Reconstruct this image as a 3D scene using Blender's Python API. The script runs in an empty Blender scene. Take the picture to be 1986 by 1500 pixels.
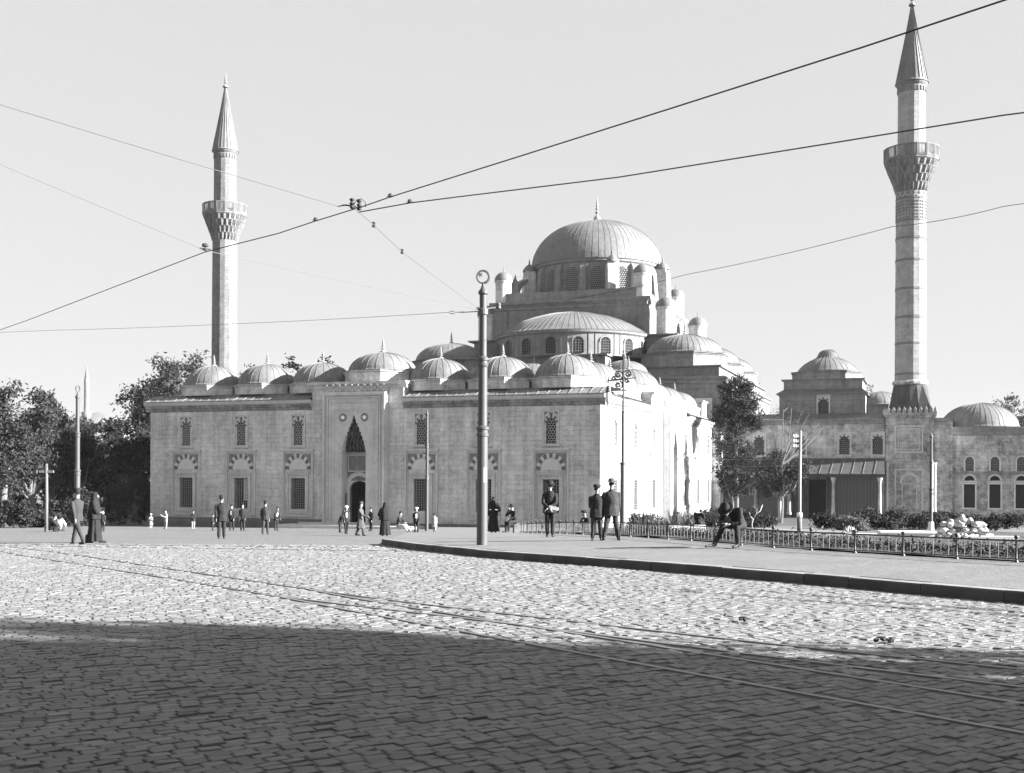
import bpy, bmesh, math, random
import numpy as np
from mathutils import Vector, Matrix, Quaternion, noise
from mathutils.kdtree import KDTree
random.seed(7); RNG = np.random.default_rng(11)
SC = bpy.context.scene; COL = SC.collection
PI = math.pi
def R(d): return math.radians(d)

# ------------------------------------------------------------------ camera, sky, sun
EYE = 4.2                                     # world height of the lens
cam_d = bpy.data.cameras.new('camera'); cam = bpy.data.objects.new('camera', cam_d); COL.objects.link(cam)
cam_d.sensor_width = 36.0; cam_d.lens = 2260.0/1986*36; cam_d.shift_y = (928-750)/1986.0
cam_d.clip_start = 0.1; cam_d.clip_end = 6000
cam.matrix_world = Matrix.Translation((0, 0, EYE)) @ Matrix.Rotation(R(90), 4, 'X') @ Matrix.Rotation(0.0047, 4, 'Z')
SC.camera = cam

SUN_AZ, SUN_EL = 13.0, 20.0                   # degrees towards the viewer from due right; elevation
sd = Vector((math.cos(R(SUN_AZ))*math.cos(R(SUN_EL)), -math.sin(R(SUN_AZ))*math.cos(R(SUN_EL)), math.sin(R(SUN_EL))))
world = bpy.data.worlds.new('World'); SC.world = world; world.use_nodes = True
wn = world.node_tree.nodes; wl = world.node_tree.links; wn.clear()
sky = wn.new('ShaderNodeTexSky'); sky.sky_type = 'NISHITA'; sky.sun_disc = False
sky.sun_elevation = R(SUN_EL); sky.sun_rotation = math.atan2(sd.x, sd.y)
sky.dust_density = 3.0; sky.air_density = 1.0; sky.ozone_density = 1.0
bw = wn.new('ShaderNodeRGBToBW'); pw = wn.new('ShaderNodeMath'); pw.operation = 'POWER'; pw.inputs[1].default_value = 0.16
ml = wn.new('ShaderNodeMath'); ml.operation = 'MULTIPLY'; ml.inputs[1].default_value = 1.17
bg = wn.new('ShaderNodeBackground'); bg.inputs['Strength'].default_value = 0.10
wo = wn.new('ShaderNodeOutputWorld')
wl.new(sky.outputs[0], bw.inputs[0]); wl.new(bw.outputs[0], pw.inputs[0]); wl.new(pw.outputs[0], ml.inputs[0])
wl.new(ml.outputs[0], bg.inputs['Color']); wl.new(bg.outputs[0], wo.inputs[0])
sun_d = bpy.data.lights.new('sun', 'SUN'); sun = bpy.data.objects.new('sun', sun_d); COL.objects.link(sun)
sun_d.energy = 5.0; sun_d.angle = R(0.5); sun_d.color = (1, 1, 1)
sun.rotation_euler = sd.to_track_quat('Z', 'Y').to_euler(); sun.location = (40, -10, 40)
SC.view_settings.view_transform = 'Standard'; SC.view_settings.look = 'None'
SC.view_settings.exposure = 2.5; SC.view_settings.gamma = 1.0
SC.view_settings.use_curve_mapping = False

# ------------------------------------------------------------------ materials (a black-and-white photograph: greys)
def mat(name, v, rough=0.9, kind=None, scale=1.0, amt=0.25, bump=0.0, metal=0.0, v2=None, bw_=0.6, bh_=0.3, off=0.5, spec=0.25, streak=0.0, rot=0.0, rnd=0.0, rseed=0.0):
    m = bpy.data.materials.new(name); m.use_nodes = True
    nt = m.node_tree; n = nt.nodes; l = nt.links
    b = n['Principled BSDF']; b.inputs['Roughness'].default_value = rough; b.inputs['Metallic'].default_value = metal
    b.inputs['Specular IOR Level'].default_value = spec
    tc = n.new('ShaderNodeTexCoord')
    def math_(op, a, b2=None):
        q = n.new('ShaderNodeMath'); q.operation = op
        for i, x in enumerate((a, b2)):
            if x is None: continue
            if hasattr(x, 'is_output'): l.new(x, q.inputs[i])
            else: q.inputs[i].default_value = x
        return q.outputs[0]
    def noise_(sc, det=4, vec=None, r=0.6):
        q = n.new('ShaderNodeTexNoise'); q.inputs['Scale'].default_value = sc; q.inputs['Detail'].default_value = det; q.inputs['Roughness'].default_value = r
        l.new(vec if vec is not None else tc.outputs['Object'], q.inputs['Vector']); return q.outputs['Fac']
    big = noise_(0.35*scale, 7, r=0.68); fine = noise_(6*scale, 6, r=0.7)
    fac = math_('ADD', math_('MULTIPLY', math_('SUBTRACT', big, 0.5), 2.2*amt), math_('MULTIPLY', math_('SUBTRACT', fine, 0.5), 1.6*amt))
    mid = noise_(1.7*scale, 5, r=0.65)
    fac = math_('ADD', fac, math_('MULTIPLY', math_('SUBTRACT', mid, 0.5), 1.5*amt))
    if streak:
        mp = n.new('ShaderNodeMapping'); mp.inputs['Scale'].default_value = (2.2, 2.2, 0.10); l.new(tc.outputs['Object'], mp.inputs[0])
        st = noise_(1.0, 5, mp.outputs[0])
        fac = math_('ADD', fac, math_('MULTIPLY', math_('MINIMUM', math_('SUBTRACT', 0.5, st), 0.1), -1.0 if streak < 0 else 2.2*streak) if streak < 0 else math_('MULTIPLY', math_('SUBTRACT', st, 0.5), 2.0*streak))
    hgt = math_('ADD', fine, math_('MULTIPLY', mid, 1.5))
    if kind == 'ashlar':
        sx = n.new('ShaderNodeSeparateXYZ'); l.new(tc.outputs['Object'], sx.inputs[0])
        cb = n.new('ShaderNodeCombineXYZ'); l.new(math_('ADD', sx.outputs[0], sx.outputs[1]), cb.inputs[0]); l.new(sx.outputs[2], cb.inputs[1])
        wv = n.new('ShaderNodeTexNoise'); wv.inputs['Scale'].default_value = 1.3; wv.inputs['Detail'].default_value = 3; l.new(tc.outputs['Object'], wv.inputs['Vector'])
        sc_ = n.new('ShaderNodeVectorMath'); sc_.operation = 'SCALE'; sc_.inputs['Scale'].default_value = 0.22; l.new(wv.outputs['Color'], sc_.inputs[0])
        ad_ = n.new('ShaderNodeVectorMath'); ad_.operation = 'ADD'; l.new(cb.outputs[0], ad_.inputs[0]); l.new(sc_.outputs[0], ad_.inputs[1])
        br = n.new('ShaderNodeTexBrick'); l.new(ad_.outputs[0], br.inputs['Vector'])
        br.inputs['Scale'].default_value = 1.0; br.inputs['Brick Width'].default_value = bw_; br.inputs['Row Height'].default_value = bh_
        br.inputs['Mortar Size'].default_value = 0.012; br.inputs['Mortar Smooth'].default_value = 0.4; br.offset = off
        br.inputs['Color1'].default_value = (0.3, 0.3, 0.3, 1); br.inputs['Color2'].default_value = (0.7, 0.7, 0.7, 1); br.inputs['Mortar'].default_value = (0.25, 0.25, 0.25, 1)
        bb = n.new('ShaderNodeRGBToBW'); l.new(br.outputs['Color'], bb.inputs[0])
        fac = math_('ADD', fac, math_('MULTIPLY', math_('SUBTRACT', bb.outputs[0], 0.5), 0.55*amt))
        fac = math_('SUBTRACT', fac, math_('MULTIPLY', br.outputs['Fac'], 0.06))
        hgt = math_('SUBTRACT', math_('ADD', math_('MULTIPLY', fine, 0.5), math_('MULTIPLY', bb.outputs[0], 0.3)), br.outputs['Fac'])
    if kind == 'setts':
        mp = n.new('ShaderNodeMapping'); mp.inputs['Rotation'].default_value = (0, 0, rot); l.new(tc.outputs['Object'], mp.inputs[0])
        br = n.new('ShaderNodeTexBrick'); l.new(mp.outputs[0], br.inputs['Vector'])
        br.inputs['Scale'].default_value = 1.0; br.inputs['Brick Width'].default_value = bw_; br.inputs['Row Height'].default_value = bh_
        br.inputs['Mortar Size'].default_value = 0.012; br.inputs['Mortar Smooth'].default_value = 0.6
        br.inputs['Color1'].default_value = (0.2, 0.2, 0.2, 1); br.inputs['Color2'].default_value = (0.8, 0.8, 0.8, 1); br.inputs['Mortar'].default_value = (0, 0, 0, 1)
        bb = n.new('ShaderNodeRGBToBW'); l.new(br.outputs['Color'], bb.inputs[0])
        fac = math_('ADD', fac, math_('MULTIPLY', math_('SUBTRACT', bb.outputs[0], 0.5), 0.3))
        fac = math_('SUBTRACT', fac, math_('MULTIPLY', br.outputs['Fac'], 0.3))
        hgt = math_('ADD', math_('MULTIPLY', bb.outputs[0], 0.6), math_('SUBTRACT', 0.0, br.outputs['Fac']))
    if rnd:
        oi = n.new('ShaderNodeObjectInfo'); fac = math_('ADD', fac, math_('MULTIPLY', math_('SUBTRACT', oi.outputs['Random'], 0.5), rnd))
    if kind == 'tone':
        at = n.new('ShaderNodeAttribute'); at.attribute_name = 'tone'; fac = math_('ADD', fac, at.outputs['Fac'])
    val = math_('MULTIPLY', math_('MAXIMUM', math_('ADD', fac, 1.0), 0.06), v)
    cc = n.new('ShaderNodeCombineColor')
    for i in range(3): l.new(val, cc.inputs[i])
    l.new(cc.outputs[0], b.inputs['Base Color'])
    if bump:
        bp = n.new('ShaderNodeBump'); bp.inputs['Strength'].default_value = 1.0; bp.inputs['Distance'].default_value = bump
        l.new(hgt, bp.inputs['Height']); l.new(bp.outputs[0], b.inputs['Normal'])
    return m
M = {}
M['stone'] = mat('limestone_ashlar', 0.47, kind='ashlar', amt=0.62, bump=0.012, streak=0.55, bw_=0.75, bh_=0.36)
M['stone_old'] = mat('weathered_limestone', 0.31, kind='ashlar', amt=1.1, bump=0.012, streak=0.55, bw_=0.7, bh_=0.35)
M['stone_dark'] = mat('grey_weathered_and_shaded_stone', 0.19, kind='ashlar', amt=0.55, bump=0.012, streak=0.4, bw_=0.9, bh_=0.4)
M['plinth'] = mat('damp_plinth_stone', 0.14, kind='ashlar', amt=0.5, bump=0.02, bw_=1.0, bh_=0.45)
M['marble'] = mat('pale_marble', 0.52, amt=0.2, streak=0.15, bump=0.004)
M['trim'] = mat('carved_limestone', 0.46, amt=0.4, streak=0.25, bump=0.012, scale=1.5)
M['darkstone'] = mat('dark_red_voussoir_stone', 0.13, amt=0.3)
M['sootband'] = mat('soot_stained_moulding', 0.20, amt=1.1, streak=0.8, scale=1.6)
M['porchlead'] = mat('dark_porch_lead', 0.06, amt=0.6, streak=0.5)  # much darker than the other lead sheet
M['carved'] = mat('carved_balcony_stone', 0.15, amt=0.7, streak=0.4, bump=0.02)
M['soot_shade'] = mat('soot_and_shade_stone', 0.05, amt=0.6, streak=0.5)  # near-black holds the deep shade of the portal vault as well as soot
M['inlay'] = mat('dark_inscription_stone', 0.2, amt=0.6, scale=4, bump=0.03)
M['lead'] = mat('weathered_lead_sheet', 0.125, rough=0.6, amt=0.45, streak=0.4, bump=0.03, spec=0.4)
M['leadseam'] = mat('lead_roll_seam', 0.145, rough=0.6, amt=0.15)
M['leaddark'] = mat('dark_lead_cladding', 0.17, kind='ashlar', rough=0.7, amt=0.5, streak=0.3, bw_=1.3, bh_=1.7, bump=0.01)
M['gilt'] = mat('pale_gilded_metal', 0.2, rough=0.45, amt=0.1)
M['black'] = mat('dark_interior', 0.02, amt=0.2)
M['iron'] = mat('painted_iron', 0.025, rough=0.5, amt=0.25, spec=0.4)
M['ironlight'] = mat('grey_window_iron', 0.2, rough=0.6, amt=0.2)
M['polepaint'] = mat('grey_painted_steel_pole', 0.06, rough=0.55, amt=0.25, spec=0.4)
M['poledark'] = mat('dark_steel_pole', 0.08, rough=0.55, amt=0.2, spec=0.4)
M['plaster'] = mat('plaster_lattice', 0.3, amt=0.2)
M['wood'] = mat('dark_weathered_boards', 0.06, amt=0.5, streak=0.5)
M['bark'] = mat('tree_bark', 0.12, amt=0.4, streak=0.4, bump=0.02)
M['barkpale'] = mat('pale_tree_bark', 0.24, amt=0.4, streak=0.4)
M['mortar'] = mat('joint_dirt', 0.1, amt=0.3)
M['cobble'] = mat('granite_cobble', 0.149, rough=0.8, kind='tone', amt=0.16, bump=0.0015, scale=3)
M['cobble_piece'] = mat('granite_cobble_near', 0.138, rough=0.8, rnd=0.3, amt=0.2, bump=0.0025, scale=3)
M['setts'] = mat('far_granite_setts', 0.147, kind='setts', amt=0.15, bump=0.012, bw_=0.175, bh_=0.115, rot=R(-37))
M['earth'] = mat('dry_earth', 0.14, amt=0.35, bump=0.03, scale=1)
M['soil'] = mat('garden_soil', 0.07, amt=0.6, bump=0.05, scale=1)
M['path'] = mat('pale_garden_gravel', 0.18, amt=0.3, bump=0.02)
M['pave'] = mat('fine_gravel_pavement', 0.146, amt=0.3, bump=0.012, scale=2)
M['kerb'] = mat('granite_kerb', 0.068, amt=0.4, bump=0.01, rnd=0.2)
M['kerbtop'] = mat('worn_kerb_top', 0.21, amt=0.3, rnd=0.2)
M['rail'] = mat('worn_rail_steel', 0.16, rough=0.5, metal=0.3, amt=0.2, spec=0.5)
M['groove'] = mat('rail_groove_dirt', 0.03, amt=0.2)
M['white'] = mat('white_paint', 0.8, amt=0.06)
M['paper'] = mat('white_paper', 0.82, amt=0.05)
M['porcelain'] = mat('white_porcelain', 0.85, rough=0.3, amt=0.02)
M['glass'] = mat('frosted_lamp_glass', 0.7, rough=0.2, amt=0.05)
M['skin'] = mat('skin', 0.25, amt=0.1, rough=0.6)
M['cloth_black'] = mat('black_cloth', 0.014, amt=0.3)
M['cloth_dark'] = mat('dark_wool', 0.02, amt=0.35)
M['cloth_mid'] = mat('grey_wool', 0.034, amt=0.3)
M['cloth_grey'] = mat('khaki_wool', 0.07, amt=0.3)
M['cloth_pale'] = mat('pale_cotton', 0.28, amt=0.2)
M['cloth_white'] = mat('white_cotton', 0.5, amt=0.1)
M['shoe'] = mat('dark_leather', 0.025, rough=0.5, amt=0.2)
M['wire'] = mat('dark_wire', 0.05, amt=0.05)
M['wiremid'] = mat('thin_steel_wire', 0.10, amt=0.05)
M['wirepale'] = mat('galvanised_wire', 0.26, amt=0.05)
M['unseen_house_wall'] = mat('pale_unseen_house_wall', 0.3, amt=0.2)
def leafmat(name, v, trans=0.25, amt=0.5):
    m = mat(name, v, rough=0.8, amt=amt, rnd=0.2)
    n = m.node_tree.nodes; l = m.node_tree.links; b = n['Principled BSDF']
    tr = n.new('ShaderNodeBsdfTranslucent'); mx = n.new('ShaderNodeMixShader'); mx.inputs[0].default_value = trans
    cc = [x for x in n if x.bl_idname == 'ShaderNodeCombineColor'][0]; l.new(cc.outputs[0], tr.inputs[0])
    l.new(b.outputs[0], mx.inputs[1]); l.new(tr.outputs[0], mx.inputs[2]); l.new(mx.outputs[0], n['Material Output'].inputs[0]); return m
M['leaf'] = leafmat('tree_leaves', 0.03); M['leaf_light'] = leafmat('thin_tree_leaves', 0.052, 0.4)
M['leaf_dark'] = leafmat('evergreen_leaves', 0.026, 0.1); M['leaf_pale'] = leafmat('sunny_garden_leaves', 0.11, 0.3)
M['flower'] = leafmat('pale_blossoms', 0.4, 0.3)

# ------------------------------------------------------------------ mesh helpers
class MB:
    def __init__(s): s.v = []; s.f = []; s.m = []; s.mi = 0
    def add(s, vs, fs):
        o = len(s.v); s.v += [tuple(p) for p in vs]; s.f += [tuple(i+o for i in f) for f in fs]; s.m += [s.mi]*len(fs); return s
    def box(s, x0, x1, y0, y1, z0, z1):
        return s.add([(x0,y0,z0),(x1,y0,z0),(x1,y1,z0),(x0,y1,z0),(x0,y0,z1),(x1,y0,z1),(x1,y1,z1),(x0,y1,z1)],
                     [(0,3,2,1),(4,5,6,7),(0,1,5,4),(1,2,6,5),(2,3,7,6),(3,0,4,7)])
    def obox(s, c, ax, ay, az, hx, hy, hz):
        c = Vector(c); P = [c+ax*hx*i+ay*hy*j+az*hz*k for k in (-1,1) for i, j in ((-1,-1),(1,-1),(1,1),(-1,1))]
        return s.add(P, [(0,3,2,1),(4,5,6,7),(0,1,5,4),(1,2,6,5),(2,3,7,6),(3,0,4,7)])
    def prism_y(s, poly, y0, y1):            # polygon in x,z extruded along y
        n = len(poly)
        return s.add([(x,y0,z) for x, z in poly]+[(x,y1,z) for x, z in poly],
                     [tuple(range(n)), tuple(range(2*n-1, n-1, -1))]+[(i, i+n, (i+1) % n+n, (i+1) % n) for i in range(n)])
    def prism_z(s, poly, z0, z1, cap=True, top=1.0, c=(0, 0)):
        n = len(poly); tp = [(c[0]+(x-c[0])*top, c[1]+(y-c[1])*top) for x, y in poly]
        fs = [(i, (i+1) % n, (i+1) % n+n, i+n) for i in range(n)]
        if cap: fs += [tuple(range(n-1, -1, -1)), tuple(range(n, 2*n))]
        return s.add([(x,y,z0) for x, y in poly]+[(x,y,z1) for x, y in tp], fs)
    def lathe(s, prof, n=24, c=(0, 0, 0), a0=0.0, a1=2*PI, caps=False):
        full = abs(a1-a0-2*PI) < 1e-6; k = n if full else n+1
        vs = [(c[0]+r*math.cos(a0+(a1-a0)*i/n), c[1]+r*math.sin(a0+(a1-a0)*i/n), c[2]+z) for r, z in prof for i in range(k)]
        fs = [(j*k+i, j*k+(i+1) % k, (j+1)*k+(i+1) % k, (j+1)*k+i) for j in range(len(prof)-1) for i in range(n)]
        if caps: fs += [tuple(range(k-1, -1, -1)), tuple(range((len(prof)-1)*k, len(prof)*k))]
        return s.add(vs, fs)
    def tube(s, pts, rad, n=6, caps=True):
        pts = [Vector(p) for p in pts]; m = len(pts)
        if not hasattr(rad, '__len__'): rad = [rad]*m
        vs = []; up = None
        for i, p in enumerate(pts):
            d = (pts[min(i+1, m-1)]-pts[max(i-1, 0)]).normalized()
            if up is None: up = d.orthogonal().normalized()
            up = (up-d*up.dot(d)).normalized() if (up-d*up.dot(d)).length > 1e-5 else d.orthogonal().normalized()
            b = d.cross(up)
            vs += [p+(up*math.cos(2*PI*k/n)+b*math.sin(2*PI*k/n))*rad[i] for k in range(n)]
        fs = [(j*n+k, j*n+(k+1) % n, (j+1)*n+(k+1) % n, (j+1)*n+k) for j in range(m-1) for k in range(n)]
        if caps: fs += [tuple(range(n-1, -1, -1)), tuple(range((m-1)*n, m*n))]
        return s.add(vs, fs)
    def build(s, name, mats, parent=None, loc=(0, 0, 0), rz=0.0, smooth=False, recalc=False, sharp=None):
        me = bpy.data.meshes.new(name); me.from_pydata(s.v, [], s.f)
        for mm in (mats if isinstance(mats, (list, tuple)) else [mats]): me.materials.append(M[mm] if isinstance(mm, str) else mm)
        if any(s.m): me.polygons.foreach_set('material_index', s.m)
        if recalc:
            b = bmesh.new(); b.from_mesh(me); bmesh.ops.recalc_face_normals(b, faces=b.faces[:]); b.to_mesh(me); b.free()
        if smooth:
            me.polygons.foreach_set('use_smooth', [True]*len(me.polygons))
            if sharp: me.set_sharp_from_angle(angle=R(sharp))
        me.update()
        o = bpy.data.objects.new(name, me); COL.objects.link(o)
        o.location = loc; o.rotation_euler = (0, 0, rz)
        if parent: o.parent = parent
        return o
def tag(o, label=None, cat=None, group=None, kind=None):
    for k, v in (('label', label), ('category', cat), ('group', group), ('kind', kind)):
        if v: o[k] = v
    return o
def empty(name, loc=(0, 0, 0), rz=0.0, parent=None):
    o = bpy.data.objects.new(name, None); COL.objects.link(o); o.location = loc; o.rotation_euler = (0, 0, rz); o.empty_display_size = 0.2
    if parent: o.parent = parent
    return o
KIDS = {}
def copy_tree(o, parent=None, loc=None, rz=None):
    c = o.copy(); COL.objects.link(c); c.parent = parent
    if loc is not None: c.location = loc
    if rz is not None: c.rotation_euler = (0, 0, rz)
    for ch in list(o.children): copy_tree(ch, c)
    return c
def from_np(name, V, Fq, material, parent=None, tone=None, smooth=False):
    me = bpy.data.meshes.new(name); nv, nf = len(V), len(Fq); k = Fq.shape[1]
    me.vertices.add(nv); me.vertices.foreach_set('co', np.asarray(V, np.float32).ravel())
    me.loops.add(nf*k); me.loops.foreach_set('vertex_index', np.asarray(Fq, np.int32).ravel())
    me.polygons.add(nf); me.polygons.foreach_set('loop_start', np.arange(0, nf*k, k, dtype=np.int32))
    me.materials.append(M[material])
    if tone is not None:
        a = me.attributes.new('tone', 'FLOAT', 'POINT'); a.data.foreach_set('value', np.asarray(tone, np.float32))
    me.update(calc_edges=True); me.validate()
    me.polygons.foreach_set('use_smooth', [smooth]*nf)
    o = bpy.data.objects.new(name, me); COL.objects.link(o)
    if parent: o.parent = parent
    return o

# ------------------------------------------------------------------ ground levels (the square falls away from the viewer)
GY = [-300, 0, 15, 30, 36, 47, 58, 65, 83, 96, 115, 150, 400, 3000]
GH = [1.7, 1.7, 1.78, 1.98, 2.12, 2.5, 2.9, 3.13, 3.72, 4.08, 4.25, 4.4, 5.0, 9.0]
KERB = [(20, 1.9), (16.5, 6.0), (13.2, 10.0), (10, 14.0), (7.3, 17.39), (5.8, 20.0), (4.08, 22.61), (2.31, 25.17), (-0.72, 28.9), (-2.6, 33.0), (-4.0, 37.0), (-4.33, 38.75)]
def hroad(y): return float(np.interp(y, GY, GH))
def dkerb(x, y):
    best = 1e9
    for (x0, y0), (x1, y1) in zip(KERB[:-1], KERB[1:]):
        dx, dy = x1-x0, y1-y0; t = max(0, min(1, ((x-x0)*dx+(y-y0)*dy)/(dx*dx+dy*dy)))
        best = min(best, math.hypot(x-x0-t*dx, y-y0-t*dy))
    return best
def zroad(x, y): return EYE-hroad(y)
def zpave(x, y):
    return zroad(x, y)+0.17+0.025*min(dkerb(x, y), 8)*max(0, min(1, (60-y)/22.0))
def on_pave(x, y):
    if y < KERB[0][1]: return x > KERB[0][0]
    if y > 38.75: return x > -4.33-(y-38.75)*0.03
    xs = [p[0] for p in KERB]; ysk = [p[1] for p in KERB]
    return x > np.interp(y, ysk, xs)
def zg(x, y): return zpave(x, y) if on_pave(x, y) else zroad(x, y)

def grid_sheet(name, xs, ys, zf, material, parent=None, keep=None):
    V = [(x, y, zf(x, y)) for y in ys for x in xs]; n = len(xs); Fq = []
    for j in range(len(ys)-1):
        for i in range(n-1):
            if keep is None or keep((xs[i]+xs[i+1])/2, (ys[j]+ys[j+1])/2): Fq.append((j*n+i, j*n+i+1, (j+1)*n+i+1, (j+1)*n+i))
    return from_np(name, np.array(V), np.array(Fq), material, parent)
ground = grid_sheet('ground', [-3000,-600,-200,-100,-50,0,50,100,200,600,3000], [-300,-60,0,6,15,22,30,36,41,47,52,58,65,74,83,96,115,150,250,400,1000,3000], lambda x, y: zroad(x, y)-0.10, 'earth')
tag(ground, kind='structure')
road = grid_sheet('cobbled_road', list(np.linspace(-60, 24, 85)), [-30,-10,0,3,6,9,12,15,18,21,24,27,30,33,36,39,42,44.5,47,52,58,65,74,83,90,96,104], lambda x, y: zroad(x, y)-0.012+0.010*max(0, min(1, (y-38)/6)), 'mortar')
tag(road, kind='structure')
far = grid_sheet('far_setts', list(np.linspace(-60, 6, 34)), [33.5,36,39,42,44.5,47,52,58,65,74,83,90,96,104], lambda x, y: zroad(x, y)+0.004-0.03*max(0, min(1, (39-y)/5.5)), 'setts', road)
tag(far, kind='stuff')
side = grid_sheet('side_setts', list(np.arange(-60, 6, 0.75)), list(np.arange(-30, 36, 1.5)), lambda x, y: zroad(x, y)-0.006, 'setts', road, lambda x, y: y < 4.6 or x < -0.5*y-3.5)
tag(side, kind='stuff')

# rails first: stones keep clear of them
RAILS = [[(-20.5,42.0),(-14.05,33.35),(-7.59,24.78),(-4.0,20.02),(-3.3,19.08),(-1.84,17.30),(-0.22,15.5),(1.36,13.95),(2.63,12.7),(3.7,11.75),(4.65,10.95),(6.5,9.4),(9.5,7.0)],
         [(-3.3,19.05),(-2.5,17.75),(-1.51,16.3),(-0.2,14.5),(0.4,13.75),(1.23,12.72),(2.33,11.3),(3.19,10.2),(3.94,9.25),(5.4,7.4),(7.0,5.4)],
         [(-18.6,37.9),(-12.2,28.95),(-6.75,22.03),(-3.55,17.77),(-1.94,15.35),(-0.18,12.95),(1.09,11.25),(2.07,9.97),(2.83,8.98),(3.48,8.14),(5.0,6.2)],
         [(-3.6,17.83),(-2.51,16.72),(-1.43,15.6),(0.05,14.2),(1.26,12.95),(2.38,11.8),(3.56,10.62),(4.4,9.85),(6.0,8.4),(9.0,5.7)]]
RAILS.append([(-22, 38.0), (-15.2, 36.8), (-9.3, 35.6), (-4.6, 35.1)])
def resample(P, step):
    out = [Vector((p[0], p[1], 0)) for p in P]; res = [out[0]]
    for a, b in zip(out[:-1], out[1:]):
        n = max(1, int((b-a).length/step)); res += [a.lerp(b, (i+1)/n) for i in range(n)]
    for _ in range(3):
        res = [res[0]]+[(res[i-1]+res[i]*2+res[i+1])/4 for i in range(1, len(res)-1)]+[res[-1]]
    return res
track = empty('tram_track', (0, 15, EYE-1.78)); tag(track, 'grooved steel tram rails crossing at a turnout in the cobbles', 'tram track')
RP = []
for P in RAILS:
    pts = resample(P, 0.5); RP.append(np.array([(p.x, p.y) for p in pts]))
    mb = MB(); gb = MB()
    for k in range(len(pts)):
        d = (pts[min(k+1, len(pts)-1)]-pts[max(k-1, 0)]).normalized(); nn = Vector((-d.y, d.x, 0)); z = zroad(pts[k].x, pts[k].y)
        for b, w0, w1, dz in ((mb, -0.035, 0.03, 0.004), (gb, -0.085, -0.036, -0.02)):
            for w, zz in ((w0, -0.06), (w0, dz), (w1, dz), (w1, -0.06)):
                q = pts[k]-nn*w; b.v.append((q.x, q.y, z+zz))
    for b in (mb, gb):
        for k in range(len(pts)-1):
            for j in range(3): b.f.append((k*4+j, k*4+j+1, k*4+4+j+1, k*4+4+j)); b.m.append(0)
    loc = track.location
    for b in (mb, gb): b.v = [(x-loc.x, y-loc.y, z-loc.z) for x, y, z in b.v]
    r = mb.build('rail', 'rail', track); g = gb.build('rail_groove', 'groove', r)
allrail = np.concatenate(RP)

# cobblestones: rows run across the street
def cobbles():
    e1 = np.array((0.8, 0.6)); e2 = np.array((0.6, -0.8))
    L, W = 0.165, 0.105
    i, j = np.meshgrid(np.arange(-260, 330), np.arange(-420, 260)); i = i.ravel(); j = j.ravel()
    offs = RNG.uniform(0, L, 2000)
    wob = 0.012*np.sin(i*0.13+j*0.02)
    s = i*L+offs[j % 2000]; t = j*W+wob
    P = np.stack((s*e1[0]+t*e2[0], 15+s*e1[1]+t*e2[1]), 1)
    x, y = P[:, 0], P[:, 1]
    keep = (y > 5.0) & (y < 32+8*RNG.random(len(y))**1.5) & (x < 0.45*y+5) & (x > -0.5*y-5)
    P = P[keep]; x, y = P[:, 0], P[:, 1]
    xs = np.interp(y, [p[1] for p in KERB], [p[0] for p in KERB])
    P = P[x < xs-0.13]
    d = np.full(len(P), 9.0)
    for a in RP:
        A, B = a[:-1], a[1:]
        near = np.where((P[:, 1] < 45))[0]
        for k in range(len(A)):
            m = np.where((np.abs(P[:, 0]-(A[k, 0]+B[k, 0])/2) < 0.6) & (np.abs(P[:, 1]-(A[k, 1]+B[k, 1])/2) < 0.6))[0]
            if len(m) == 0: continue
            ab = B[k]-A[k]; tt = np.clip(((P[m]-A[k]) @ ab)/(ab @ ab), 0, 1)
            d[m] = np.minimum(d[m], np.linalg.norm(P[m]-A[k]-tt[:, None]*ab, axis=1))
    P = P[d > 0.10]
    return P, L, W, e1, e2
P, CL, CW, E1, E2 = cobbles()
NC = len(P); order = np.argsort(P[:, 1]*1.0)
visible = np.abs(P[:, 0]) < 0.435*P[:, 1]
near_idx = [k for k in order if visible[k] and P[k, 1] > 6.75][:300]
nearset = np.zeros(NC, bool); nearset[near_idx] = True
TV = np.array([(-1,-1,-1.0),(1,-1,-1.0),(1,1,-1.0),(-1,1,-1.0),(-1,-1,-.09),(1,-1,-.09),(1,1,-.09),(-1,1,-.09),(-.88,-.84,0),(.88,-.84,0),(.88,.84,0),(-.88,.84,0)])
TF = np.array([(0,1,5,4),(1,2,6,5),(2,3,7,6),(3,0,4,7),(4,5,9,8),(5,6,10,9),(6,7,11,10),(7,4,8,11),(8,9,10,11)])
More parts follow.
